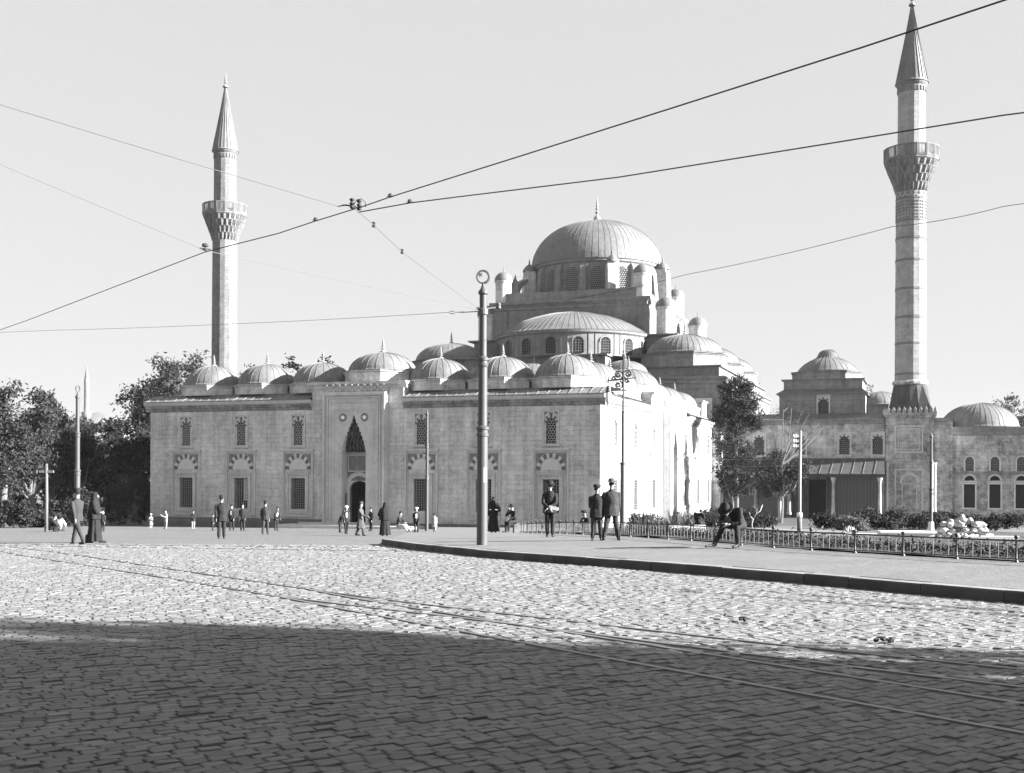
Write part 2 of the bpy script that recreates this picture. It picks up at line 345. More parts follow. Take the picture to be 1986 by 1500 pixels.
# the gutter strips by the kerb and worn patches are darker stones within their own outline
def dark_strips(x, y):
    t = np.zeros(len(x))
    for pts in ([(3.4,19.8),(4.13,19.14),(5.47,17.46),(6.77,16.13),(9,13.6)], [(2.9,19.0),(3.9,18.08),(5.22,16.65),(6.56,15.64),(8.8,13.2)]):
        q = np.array(pts); xx = np.interp(y, q[::-1, 1], q[::-1, 0]); inside = (y > 12) & (y < 19.6)
        w = np.interp(y, [13, 19.5], [0.30, 0.09])*(1+0.5*np.sin(y*7))
        t = np.where(inside & (np.abs(x-xx) < w), -0.55, t)
    return t
rest = np.where(~nearset)[0]
def stones(idx):
    n = len(idx); hl = (CL/2-0.004)*RNG.uniform(0.92, 1.0, n); hw = (CW/2-0.003)*RNG.uniform(0.92, 1.0, n); dz = RNG.normal(0, 0.0032, n)-0.013*(RNG.random(n) < 0.06)
    ang = RNG.normal(0, 0.035, n)
    zr = np.array([zroad(0, y) for y in P[idx, 1]])
    V = np.zeros((n, 12, 3)); lx = TV[None, :, 0]*hl[:, None]; ly = TV[None, :, 1]*hw[:, None]
    lx = lx+RNG.normal(0, 0.003, (n, 12)); ly = ly+RNG.normal(0, 0.003, (n, 12))
    ca, sa = np.cos(ang)[:, None], np.sin(ang)[:, None]
    a = lx*ca-ly*sa; b = lx*sa+ly*ca
    tl = RNG.normal(0, 0.009, n)[:, None]*a+RNG.normal(0, 0.012, n)[:, None]*b
    V[:, :, 0] = P[idx, 0][:, None]+a*E1[0]+b*E2[0]; V[:, :, 1] = P[idx, 1][:, None]+a*E1[1]+b*E2[1]
    V[:, :, 2] = zr[:, None]+dz[:, None]+TV[None, :, 2]*0.05+np.where(TV[None, :, 2] > -0.5, tl, 0)+RNG.normal(0, 0.0007, (n, 12))
    return V
V = stones(rest); n = len(rest)
Fq = (TF[None]+12*np.arange(n)[:, None, None]).reshape(-1, 4)
tone = np.repeat(RNG.normal(0, 0.09, n)+dark_strips(P[rest, 0], P[rest, 1])+np.where(RNG.random(n) < 0.04, -0.3, 0), 12)
cf = from_np('cobblestone_field', V.reshape(-1, 3), Fq, 'cobble', road, tone); tag(cf, kind='stuff')
protos = []
for k in range(8):
    v = TV*np.array(((CL/2-0.004)*random.uniform(.92, 1), (CW/2-0.003)*random.uniform(.92, 1), 0.05))+RNG.normal(0, 0.0022, (12, 3))
    me = bpy.data.meshes.new('cobblestone'); me.from_pydata(v.tolist(), [], TF.tolist()); me.materials.append(M['cobble_piece']); protos.append(me)
base_ang = math.atan2(E1[1], E1[0])
for k in near_idx:
    o = bpy.data.objects.new('cobblestone', protos[k % 8]); COL.objects.link(o); o.parent = road
    o.location = (P[k, 0], P[k, 1], zroad(0, P[k, 1])+random.gauss(0, 0.004)); o.rotation_euler = (random.gauss(0, 0.035), random.gauss(0, 0.03), base_ang+random.gauss(0, 0.035))

# pavement with kerb stones
FENCE = [(11.4, 20.6), (10.3, 22.1), (9.37, 23.39), (8.02, 25.47), (6.68, 27.65), (5.9, 29.3), (5.3, 31.0), (4.4, 33.4), (3.73, 35.4), (2.9, 38.6), (2.2, 42.5), (1.4, 47.5), (0.6, 53.5), (0.35, 56.5)]
pv = MB(); kp = resample(KERB, 0.5); rows = []
def strip_from(k):
    x, y = k.x, k.y; out = []
    for t in (0.28, 0.6, 1.2, 2, 3, 4.2, 5.5, 7, 9, 12, 16, 22):
        out.append((x, y, t))
    return out
edge = [(p.x, p.y) for p in kp]+[(-4.33-(y-38.75)*0.03, y) for y in (40, 42, 45, 48, 52, 56, 60, 65, 70, 75, 80, 88, 98)]
for (x, y) in edge:
    for t in (0.365, 0.6, 1.2, 2, 3, 4.2, 5.5, 7, 9, 12, 16, 22, 30):
        dx = t*(1.0 if y > 37 else 0.9); dy = t*(0 if y > 37 else 0.43*min(1, (37-y)/5+0.05))
        pv.v.append((x+dx, y+dy, zpave(x+dx, y+dy) if True else 0))
nC = 13
for j in range(len(edge)-1):
    for i in range(nC-1): pv.f.append((j*nC+i, j*nC+i+1, (j+1)*nC+i+1, (j+1)*nC+i)); pv.m.append(0)
pav = pv.build('pavement', 'pave', smooth=True); tag(pav, kind='structure')
dist = 0; seg = [kp[0]]; L = 0
ks = [kp[0]]; acc = 0
for a, b in zip(kp[:-1], kp[1:]):
    acc += (b-a).length
    if acc > 1.02: ks.append(b); acc = 0
ks.append(kp[-1])
for a, b in zip(ks[:-1], ks[1:]):
    d = (b-a); ln = d.length
    if ln < 0.2: continue
    d.normalize(); nn = Vector((d.y, -d.x, 0)); mid = (a+b)/2
    mb = MB(); w = 0.3; za, zb = zroad(a.x, a.y), zroad(b.x, b.y)
    jt = [random.uniform(-0.008, 0.008) for _ in range(4)]
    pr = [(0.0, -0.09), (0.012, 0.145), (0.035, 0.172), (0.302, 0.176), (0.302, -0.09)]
    vs = []
    for p, zz, q in ((a+d*0.006, za, 0), (b-d*0.006, zb, 1)):
        for (o_, h_) in pr:
            c = p+nn*(o_+jt[0]); vs.append((c.x-mid.x, c.y-mid.y, zz+h_+jt[1]-za))
    mb.add(vs, [(i, i+1, i+6, i+5) for i in range(4)]+[(4, 3, 2, 1, 0), (5, 6, 7, 8, 9)])
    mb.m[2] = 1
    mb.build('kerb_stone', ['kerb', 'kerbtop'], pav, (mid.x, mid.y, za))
# left return of the kerb
mb = MB()
for k, y in enumerate(np.linspace(38.9, 62, 24)):
    pass

# garden bed inside the fence
gb = MB(); FP = resample(FENCE, 0.7); gx = (0.1, 0.5, 1.2, 2.2, 3.5, 5, 7, 10, 14, 20, 30)
for p in FP+[Vector((0.35+0.03*k, 56.5+3*k, 0)) for k in range(1, 24)]:
    for t in gx:
        dy = 0.35*t if p.y < 56 else 0
        x, y = p.x+t, p.y+dy*max(0, 1-(p.y-20)/36); gb.v.append((x, y, zpave(x, y)+0.03+0.05*noise.noise((x*0.8, y*0.8, 0))))
for j in range(len(FP)+23-1):
    for i in range(len(gx)-1): gb.f.append((j*11+i, j*11+i+1, (j+1)*11+i+1, (j+1)*11+i)); gb.m.append(0)
garden = gb.build('garden_bed', 'soil', smooth=True); tag(garden, kind='structure')

# ------------------------------------------------------------------ the mosque: local frame x right along the front, y back, z from the lens level
CX_, CY_ = 6.318, 83.5; BZ = math.atan2(-0.3366, 0.9417); ZO = 4.0
def root(name): return empty(name, (CX_, CY_, EYE-ZO), BZ)
SPLIT = {'base_cornice', 'cornice', 'raised_parapet', 'pilaster', 'upper_wall', 'lead_edge', 'shoulder_wall', 'arcade_wall', 'rear_wall', 'dark_interior', 'plinth', 'parapet', 'base_panel', 'doorstep', 'wall', 'rosette', 'door_arch', 'spandrel_inlay', 'doorway'}
def clusters(mb):
    n = len(mb.v); par = list(range(n))
    def find(i):
        while par[i] != i: par[i] = par[par[i]]; i = par[i]
        return i
    for f in mb.f:
        for i in f[1:]: par[find(i)] = find(f[0])
    groups = {}
    for i in range(n): groups.setdefault(find(i), []).append(i)
    G = [[np.array([mb.v[i] for i in g]).min(0)-0.03, np.array([mb.v[i] for i in g]).max(0)+0.03, {r}] for r, g in groups.items()]
    done = False
    while not done:
        done = True
        for i in range(len(G)):
            for j in range(len(G)-1, i, -1):
                if (G[i][0] <= G[j][1]).all() and (G[j][0] <= G[i][1]).all():
                    G[i] = [np.minimum(G[i][0], G[j][0]), np.maximum(G[i][1], G[j][1]), G[i][2] | G[j][2]]; G.pop(j); done = False
    out = []
    for lo, hi, rs in G:
        m = MB(); mp = {}
        for f, q in zip(mb.f, mb.m):
            if find(f[0]) in rs:
                for i in f:
                    if i not in mp: mp[i] = len(m.v); m.v.append(mb.v[i])
                m.f.append(tuple(mp[i] for i in f)); m.m.append(q)
        out.append(m)
    return out
def bl(mb, name, mats, parent, at=(0, 0, 0), rz=0.0, top=True, **k):
    if name == 'lead_seam':
        o = mb.build(name, mats, parent, (at[0], at[1], at[2]+(ZO if top else 0)), rz, **k); o['kind'] = 'stuff'; return o
    if name in SPLIT and len(mb.f) < 4000:
        cs = clusters(mb)
        if len(cs) > 1:
            o = [c.build(name, mats, parent, (at[0], at[1], at[2]+(ZO if top else 0)), rz, **k) for c in cs]
            return o[0]
    return mb.build(name, mats, parent, (at[0], at[1], at[2]+(ZO if top else 0)), rz, **k)
def wall_holes(mb, s0, s1, z0, z1, holes, depth, put):
    ss = sorted({s0, s1, *[h[0] for h in holes], *[h[1] for h in holes]}); zz = sorted({z0, z1, *[h[2] for h in holes], *[h[3] for h in holes]})
    for a, b in zip(ss[:-1], ss[1:]):
        for c, d in zip(zz[:-1], zz[1:]):
            if any(h[0] <= a+1e-6 and b <= h[1]+1e-6 and h[2] <= c+1e-6 and d <= h[3]+1e-6 for h in holes): continue
            mb.add([put(a, 0, c), put(b, 0, c), put(b, 0, d), put(a, 0, d)], [(0, 1, 2, 3)])
    for (a, b, c, d) in holes:
        for p, q in (((a, c), (b, c)), ((b, c), (b, d)), ((b, d), (a, d)), ((a, d), (a, c))):
            mb.add([put(p[0], 0, p[1]), put(q[0], 0, q[1]), put(q[0], depth, q[1]), put(p[0], depth, p[1])], [(0, 1, 2, 3)])
def ring(mb, x0, x1, z0, z1, w, y0, y1, bottom=True):
    mb.box(x0, x0+w, y0, y1, z0, z1); mb.box(x1-w, x1, y0, y1, z0, z1); mb.box(x0+w, x1-w, y0, y1, z1-w, z1)
    if bottom: mb.box(x0+w, x1-w, y0, y1, z0, z0+w)
def sector(mb, r0, r1, a0, a1, cz, y0, y1, sz=1.0, n=3):
    p = [(r1*math.cos(a0+(a1-a0)*i/n), cz+sz*r1*math.sin(a0+(a1-a0)*i/n)) for i in range(n+1)]
    p += [(r0*math.cos(a1+(a0-a1)*i/n), cz+sz*r0*math.sin(a1+(a0-a1)*i/n)) for i in range(n+1)]
    mb.prism_y(p, y0, y1)
def lattice(mb, x0, x1, z0, z1, y0, y1, d=0.2, w=0.035, keep=None):
    row = 0; z = z0+d/2
    while z < z1:
        x = x0+d/2+(d/2 if row % 2 else 0)
        while x < x1:
            if keep is None or keep(x, z):
                o = []; q = []
                for k in range(6):
                    a = PI/6+k*PI/3; o.append((x+d*0.577*math.cos(a), z+d*0.577*math.sin(a))); q.append((x+(d*0.577-w)*math.cos(a), z+(d*0.577-w)*math.sin(a)))
                vs = [(a, y0, b) for a, b in o]+[(a, y0, b) for a, b in q]+[(a, y1, b) for a, b in q]
                mb.add(vs, [(k, (k+1) % 6, 6+(k+1) % 6, 6+k) for k in range(6)]+[(6+k, 6+(k+1) % 6, 12+(k+1) % 6, 12+k) for k in range(6)])
            x += d
        z += d*0.866; row += 1
def finial_mb(h, big=1.0, sc=1.0):
    mb = MB(); z = 0.0; p = [(0.30*sc, -0.08), (0.28*sc, 0.05*h), (0.16*sc, 0.12*h), (0.05*sc, 0.18*h)]
    for zc, r in ((0.27, .17), (0.43, .135), (0.56, .11), (0.68, .09)):
        p += [(0.035*sc, (zc-0.06)*h), (r*sc, (zc-0.025)*h), (r*sc, (zc+0.025)*h), (0.035*sc, (zc+0.06)*h)]
    p += [(0.05*sc, 0.8*h), (0.02*sc, 0.9*h), (0.004, 1.0*h)]
    mb.lathe(p, 10); return mb
def octagon(r, n=8, rot=PI/8): return [(r*math.cos(rot+2*PI*i/n)/math.cos(PI/n), r*math.sin(rot+2*PI*i/n)/math.cos(PI/n)) for i in range(n)]
def dome_part(parent, c, zd0, zd1, Rr, rise, seams=24, fin=0.95, drum='stone', drum_r=None, n=8, lip=0.12, flare=True, smooth_n=48, fs=1.0, matl='lead', a0=0.0, a1=2*PI, pw_=1.0, prof=None):
    """lead dome with drum, standing seams and a finial, all under the dome part"""
    mb = MB()
    if prof is None:
        prof = []
        if flare: prof += [(Rr*1.10, -0.02), (Rr*1.045, 0.02), (Rr*0.99, 0.10*rise)]
        prof += [(Rr*math.cos(t)**pw_, rise*math.sin(t)) for t in np.linspace(0.14 if flare else 0.0, PI/2, 13)]
        prof[-1] = (0.02, rise)
    mb.lathe(prof, smooth_n, (0, 0, 0), a0, a1)
    d = bl(mb, 'dome', matl, parent, (c[0], c[1], zd1), smooth=True, sharp=50)
    sm = MB()
    for k in range(seams+(0 if abs(a1-a0-2*PI) < 1e-6 else 1)):
        a = a0+(a1-a0)*(k+random.uniform(-.12, .12))/seams
        pts = [(r*math.cos(a), r*math.sin(a), z) for r, z in prof[:-1]]
        sm.tube(pts, [0.032*fs]*len(pts), 4, False)
    bl(sm, 'lead_seam', 'leadseam', d, top=False)
    if zd1 > zd0:
        dr = drum_r or Rr*1.0; m2 = MB(); poly = octagon(dr, n, PI/n)
        m2.prism_z(poly, zd0-zd1, -0.02); m2.prism_z(octagon(dr+lip*0.55, n, PI/n), -0.30*min(1, (zd1-zd0)), -0.22*min(1, (zd1-zd0))); m2.prism_z(octagon(dr+lip, n, PI/n), -0.13, -0.005)
        bl(m2, 'drum', drum, d, top=False)
        m3 = MB(); m3.prism_z(octagon(dr+lip+0.05, n, PI/n), -0.004, 0.035); bl(m3, 'lead_edge', 'lead', d, top=False)
    if fin:
        f = finial_mb(fin, sc=fs); bl(f, 'finial', 'gilt', d, (0, 0, prof[-1][1]), top=False, smooth=True)
    return d

# ---- courtyard
court = root('mosque_courtyard'); tag(court, 'long pale stone courtyard building with seven small lead domes along its front', 'courtyard building')
WF = [-3.7, -8.95, -14.0, -24.6, -29.8, -35.0]; WR = [4.2, 10.55, 17.1, 31.0, 37.4, 43.2]
def wh(c): return [(c-0.42, c+0.42, 2.55, 4.62), (c-0.62, c+0.62, -2.52, -0.07)]
PF, PRt = -19.4, 23.4                                  # portal centres
mb = MB(); holes = sum([wh(c) for c in WF], [])+[(PF-1.45, PF+1.45, -4.6, 5.0)]
wall_holes(mb, -38.5, 0.0, -4.6, 6.0, holes, 0.5, lambda s, n, z: (s, n, z))
bl(mb, 'front_wall', 'stone', court)
mb = MB(); holes = sum([wh(c) for c in WR], [])+[(PRt-1.45, PRt+1.45, -4.6, 5.0)]
wall_holes(mb, 0.0, 49.0, -4.6, 6.0, holes, 0.5, lambda s, n, z: (-n, s, z))
bl(mb, 'side_wall', 'stone', court)
mb = MB(); mb.box(-38.5, -38.0, 0.52, 48.9, -4.6, 5.99); mb.box(-38.0, -0.52, 48.2, 48.7, -4.6, 9.0)
bl(mb, 'rear_wall', 'stone', court)
mb = MB(); mb.box(-37.9, -0.6, 6.4, 6.9, -4.6, 6.6); mb.box(-7.0, -6.5, 7.0, 47.5, -4.6, 6.6); mb.box(-38, -31.5, 7.0, 47.5, 6.0, 6.6)
bl(mb, 'arcade_wall', 'marble', court)
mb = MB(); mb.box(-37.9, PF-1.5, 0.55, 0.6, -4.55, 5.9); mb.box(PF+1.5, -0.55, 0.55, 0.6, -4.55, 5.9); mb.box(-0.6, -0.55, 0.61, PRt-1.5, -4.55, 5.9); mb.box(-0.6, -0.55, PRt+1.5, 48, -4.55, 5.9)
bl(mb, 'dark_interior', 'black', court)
# plinth course along the foot of the walls
mb = MB(); mb.box(-38.7, PF-3.0, -0.22, -0.003, -4.6, -3.28); mb.box(PF+2.9, 0.12, -0.14, -0.003, -4.6, -3.45); mb.box(0.003, 0.12, 0.1, PRt-3, -4.6, -3.45); mb.box(0.003, 0.12, PRt+3, 48, -4.6, -3.45)
bl(mb, 'plinth', 'plinth', court)
# cornice
CP = [(0.0, 5.30), (0.10, 5.36), (0.12, 5.52), (0.22, 5.58), (0.24, 5.78), (0.36, 5.86), (0.40, 5.98), (0.40, 6.07), (0.0, 6.07)]
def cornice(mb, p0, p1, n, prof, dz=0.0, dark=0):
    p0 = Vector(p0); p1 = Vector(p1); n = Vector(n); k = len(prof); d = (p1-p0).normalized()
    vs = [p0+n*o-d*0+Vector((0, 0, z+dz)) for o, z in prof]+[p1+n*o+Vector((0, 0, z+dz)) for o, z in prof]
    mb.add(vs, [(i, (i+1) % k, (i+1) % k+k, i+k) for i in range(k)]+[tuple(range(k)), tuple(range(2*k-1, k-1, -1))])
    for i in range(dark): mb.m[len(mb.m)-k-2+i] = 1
mb = MB()
RB = (-23.35, -15.5)                                 # raised block over the portal
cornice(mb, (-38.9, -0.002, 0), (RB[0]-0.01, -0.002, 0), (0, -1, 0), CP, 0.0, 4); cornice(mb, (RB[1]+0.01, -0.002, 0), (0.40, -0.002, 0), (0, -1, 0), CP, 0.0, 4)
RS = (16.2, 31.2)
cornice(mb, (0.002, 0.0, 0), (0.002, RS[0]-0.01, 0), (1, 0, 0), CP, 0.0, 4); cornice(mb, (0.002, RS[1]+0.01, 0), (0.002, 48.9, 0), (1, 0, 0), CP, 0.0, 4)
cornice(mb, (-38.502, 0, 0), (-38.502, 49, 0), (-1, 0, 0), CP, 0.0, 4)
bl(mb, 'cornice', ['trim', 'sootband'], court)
# raised blocks above the two portals
mb = MB(); mb.box(RB[0], RB[1], -0.03, 6.4, 5.25, 6.95)
TP = [(0.0, 6.85), (0.12, 6.92), (0.14, 7.10), (0.30, 7.22), (0.34, 7.40), (0, 7.40)]
cornice(mb, (RB[0]-0.34, -0.032, 0), (RB[1]+0.34, -0.032, 0), (0, -1, 0), TP); cornice(mb, (RB[1]+0.002, -0.03, 0), (RB[1]+0.002, 6.4, 0), (1, 0, 0), TP); cornice(mb, (RB[0]-0.002, -0.03, 0), (RB[0]-0.002, 6.4, 0), (-1, 0, 0), TP)
mb.box(RB[0], RB[1], -0.03, 6.4, 6.96, 7.38)
mb.box(-6.4, 0.03, RS[0], RS[1], 5.25, 6.95); cornice(mb, (0.032, RS[0]-0.3, 0), (0.032, RS[1]+0.3, 0), (1, 0, 0), TP); cornice(mb, (0.03, RS[0]-0.002, 0), (-6.4, RS[0]-0.002, 0), (0, -1, 0), TP)
mb.box(-6.4, 0.03, RS[0], RS[1], 6.96, 7.38)
bl(mb, 'raised_parapet', 'stone', court)
# lead roof round the domes with standing seams at the eave
mb = MB(); sm = MB()
def eave(p0, p1, nin, parts):
    p0 = Vector(p0); p1 = Vector(p1); nin = Vector(nin)
    a = [p0-nin*0.46+Vector((0, 0, 6.075)), p1-nin*0.46+Vector((0, 0, 6.075)), p1-nin*0.44+Vector((0, 0, 6.13)), p0-nin*0.44+Vector((0, 0, 6.13)),
         p1+nin*1.15+Vector((0, 0, 6.70)), p0+nin*1.15+Vector((0, 0, 6.70)), p1+nin*6.4+Vector((0, 0, 6.74)), p0+nin*6.4+Vector((0, 0, 6.74))]
    mb.add(a, [(0, 1, 2, 3), (3, 2, 4, 5), (5, 4, 6, 7)])
    for k in range(parts):
        q = p0.lerp(p1, (k+0.5)/parts); t = (p1-p0).normalized()*0.10*random.uniform(-1, 1)
        sm.tube([q-nin*0.45+Vector((0, 0, 6.12))+t, q+nin*0.3+Vector((0, 0, 6.42)), q+nin*1.15+Vector((0, 0, 6.72))], 0.035, 4)
eave((-38.9, 0, 0), (RB[0]-0.02, 0, 0), (0, 1, 0), 19); eave((RB[1]+0.02, 0, 0), (0.44, 0, 0), (0, 1, 0), 20)
eave((0, 6.42, 0), (0, RS[0]-0.02, 0), (-1, 0, 0), 12); eave((0, RS[1]+0.02, 0), (0, 49, 0), (-1, 0, 0), 16)
mb.add([(0.44, -0.44, 6.13), (0.44, 6.4, 6.13), (-1.15, 6.4, 6.705), (-1.15, 1.15, 6.705)], [(0, 1, 2, 3)])
mb.box(-38, -0.7, 0.9, 6.3, 6.5, 6.69); mb.box(-6.4, -0.7, 6.3, 48.5, 6.5, 6.69)
rf = bl(mb, 'lead_roof', 'lead', court); bl(sm, 'lead_seam', 'leadseam', rf, top=False)
dm = dome_part(court, (-3.4, 3.0), 6.66, 7.52, 2.42, 1.78, fin=1.0, drum_r=2.48)
for k in (1, 2, 4, 5, 6): copy_tree(dm, court, (-3.4-5.17*k, 3.0, 7.52+ZO), PI/4*k)
for y in (9.0, 14.9, 28.3, 34.4, 41.6): copy_tree(dm, court, (-3.3, y, 7.52+ZO), PI/4*int(y))
pd = dome_part(court, (-3.4-5.17*3+0.1, 3.2), 7.38, 8.35, 2.72, 1.6, fin=1.25, drum_r=2.78, n=8)
copy_tree(pd, court, (-3.3, 21.5, 8.25+ZO), 0.0)
nd = dome_part(court, (-20.5, 46.0), 10.6, 11.7, 2.55, 1.5, fin=1.0, drum_r=2.6)
for x in (-9.8, -15.2, -26.0, -31.5): copy_tree(nd, court, (x, 46.0, 11.7+ZO), 0.0)
mb = MB(); mb.box(-34.5, -7.0, 43.2, 48.1, 6.8, 10.61); bl(mb, 'rear_gallery', 'stone_dark', court)
# end buttress of the side wall beside the prayer hall
mb = MB(); mb.box(0.004, 0.95, 45.6, 48.9, -4.6, 5.25); bl(mb, 'buttress', 'stone', court)
mb = MB(); cornice(mb, (0.95, 45.6, 0), (0.95, 49.0, 0), (1, 0, 0), CP, 0.0); cornice(mb, (0.0, 45.598, 0), (1.35, 45.598, 0), (0, -1, 0), CP); mb.box(0.0, 0.95, 45.6, 49.0, 5.3, 6.06); bl(mb, 'cornice', 'trim', court)
mb = MB(); mb.box(-3.6, -0.9, 44.6, 47.6, 6.7, 8.3); mb.box(-3.75, -0.75, 44.45, 47.7, 8.31, 8.5); bl(mb, 'parapet', 'stone', court)

# ---- windows: one of each, then copies
def lower_window(parent):
    mb = MB(); ring(mb, -1.36, 1.36, -3.10, 2.05, 0.13, -0.11, -0.004); mb.box(-1.44, 1.44, -0.2, -0.004, 2.06, 2.2); ring(mb, -1.2, 1.2, -3.0, 1.9, 0.05, -0.05, -0.005)
    ring(mb, -0.93, 0.93, -2.82, 0.26, 0.11, -0.10, -0.004); ring(mb, -0.80, 0.80, -2.69, 0.12, 0.16, -0.06, -0.003); mb.box(-1.0, 1.0, -0.16, -0.004, 0.27, 0.36)
    w = bl(mb, 'window', 'trim', parent)
    d = MB(); l = MB(); n = 13
    for k in range(n):
        sector(d if k % 2 == 0 else l, 0.82, 1.12, PI*k/n+0.012, PI*(k+1)/n-0.012, 0.62, -0.05-0.01*(k % 2), -0.003, 1.10)
    bl(d, 'dark_voussoir', 'darkstone', w, top=False); bl(l, 'light_voussoir', 'marble', w, top=False)
    t = MB(); t.prism_y([(0.79*math.cos(PI*i/14), 0.62+1.08*0.79*math.sin(PI*i/14)) for i in range(15)], -0.02, -0.003); bl(t, 'tympanum', 'marble', w, top=False)
    s = MB()
    for q in (-1, 1): s.prism_y([(q*0.42, 1.82), (q*1.12, 1.82), (q*1.12, 1.05), (q*1.02, 1.25), (q*0.8, 1.58)], -0.015, -0.002)
    bl(s, 'spandrel_inlay', 'inlay', w, top=False)
    g = MB()
    for k in range(7): x = -0.6+0.2*k; g.box(x-0.018, x+0.018, 0.05, 0.085, -2.52, -0.07)
    for k in range(13): z = -2.45+0.195*k; g.box(-0.62, 0.62, 0.045, 0.08, z-0.015, z+0.015)
    bl(g, 'iron_grille', 'ironlight', w, top=False)
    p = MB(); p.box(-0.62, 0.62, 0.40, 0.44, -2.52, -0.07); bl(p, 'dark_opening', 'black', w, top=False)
    return w
def upper_window(parent):
    mb = MB(); ring(mb, -0.64, 0.64, 2.50, 4.98, 0.12, -0.07, -0.004, False); mb.box(-0.52, -0.385, -0.04, -0.003, 2.5, 4.0); mb.box(0.385, 0.52, -0.04, -0.003, 2.5, 4.0); mb.box(-0.68, 0.68, -0.14, -0.004, 2.36, 2.499)
    mb.prism_y([(-0.5, 4.0), (-0.40, 4.0), (-0.34, 4.22), (-0.2, 4.38), (-0.1, 4.42), (0, 4.66), (0.1, 4.42), (0.2, 4.38), (0.34, 4.22), (0.40, 4.0), (0.5, 4.0), (0.5, 4.85), (-0.5, 4.85)], -0.03, 0.05)
    w = bl(mb, 'window', 'trim', parent)
    d = MB()
    for a in (8, 48, 90, 132, 172): a_ = R(a); h = 0.11; sector(d, 0.30 if a != 90 else 0.42, 0.56 if a != 90 else 0.72, a_-0.19, a_+0.19, 4.08, -0.045, -0.025, 1.0)
    for q in (-1, 1): d.prism_y([(q*0.24, 4.83), (q*0.49, 4.83), (q*0.49, 4.62)], -0.042, -0.026)
    bl(d, 'dark_voussoir', 'darkstone', w, top=False)
    g = MB(); lattice(g, -0.42, 0.44, 2.55, 4.5, 0.06, 0.1, 0.21, 0.028); bl(g, 'plaster_lattice', 'plaster', w, top=False)
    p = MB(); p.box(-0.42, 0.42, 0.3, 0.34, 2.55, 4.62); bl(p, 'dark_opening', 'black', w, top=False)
    return w
lw = lower_window(court); lw.location = (WF[0], 0, ZO); uw = upper_window(court); uw.location = (WF[0], 0, ZO)
for c in WF[1:]:
    copy_tree(lw, court, (c, 0, ZO), 0.0); copy_tree(uw, court, (c, 0, ZO), 0.0)
sh_ = MB(); sh_.box(-29.8+.12, -29.8+.42, .22, .25, -1.9, -.1); bl(sh_, 'lit_strip_panel', 'white', court)  # white panel stands for sunlight showing through this window
for c in WR:
    copy_tree(lw, court, (0, c, ZO), PI/2); copy_tree(uw, court, (0, c, ZO), PI/2)

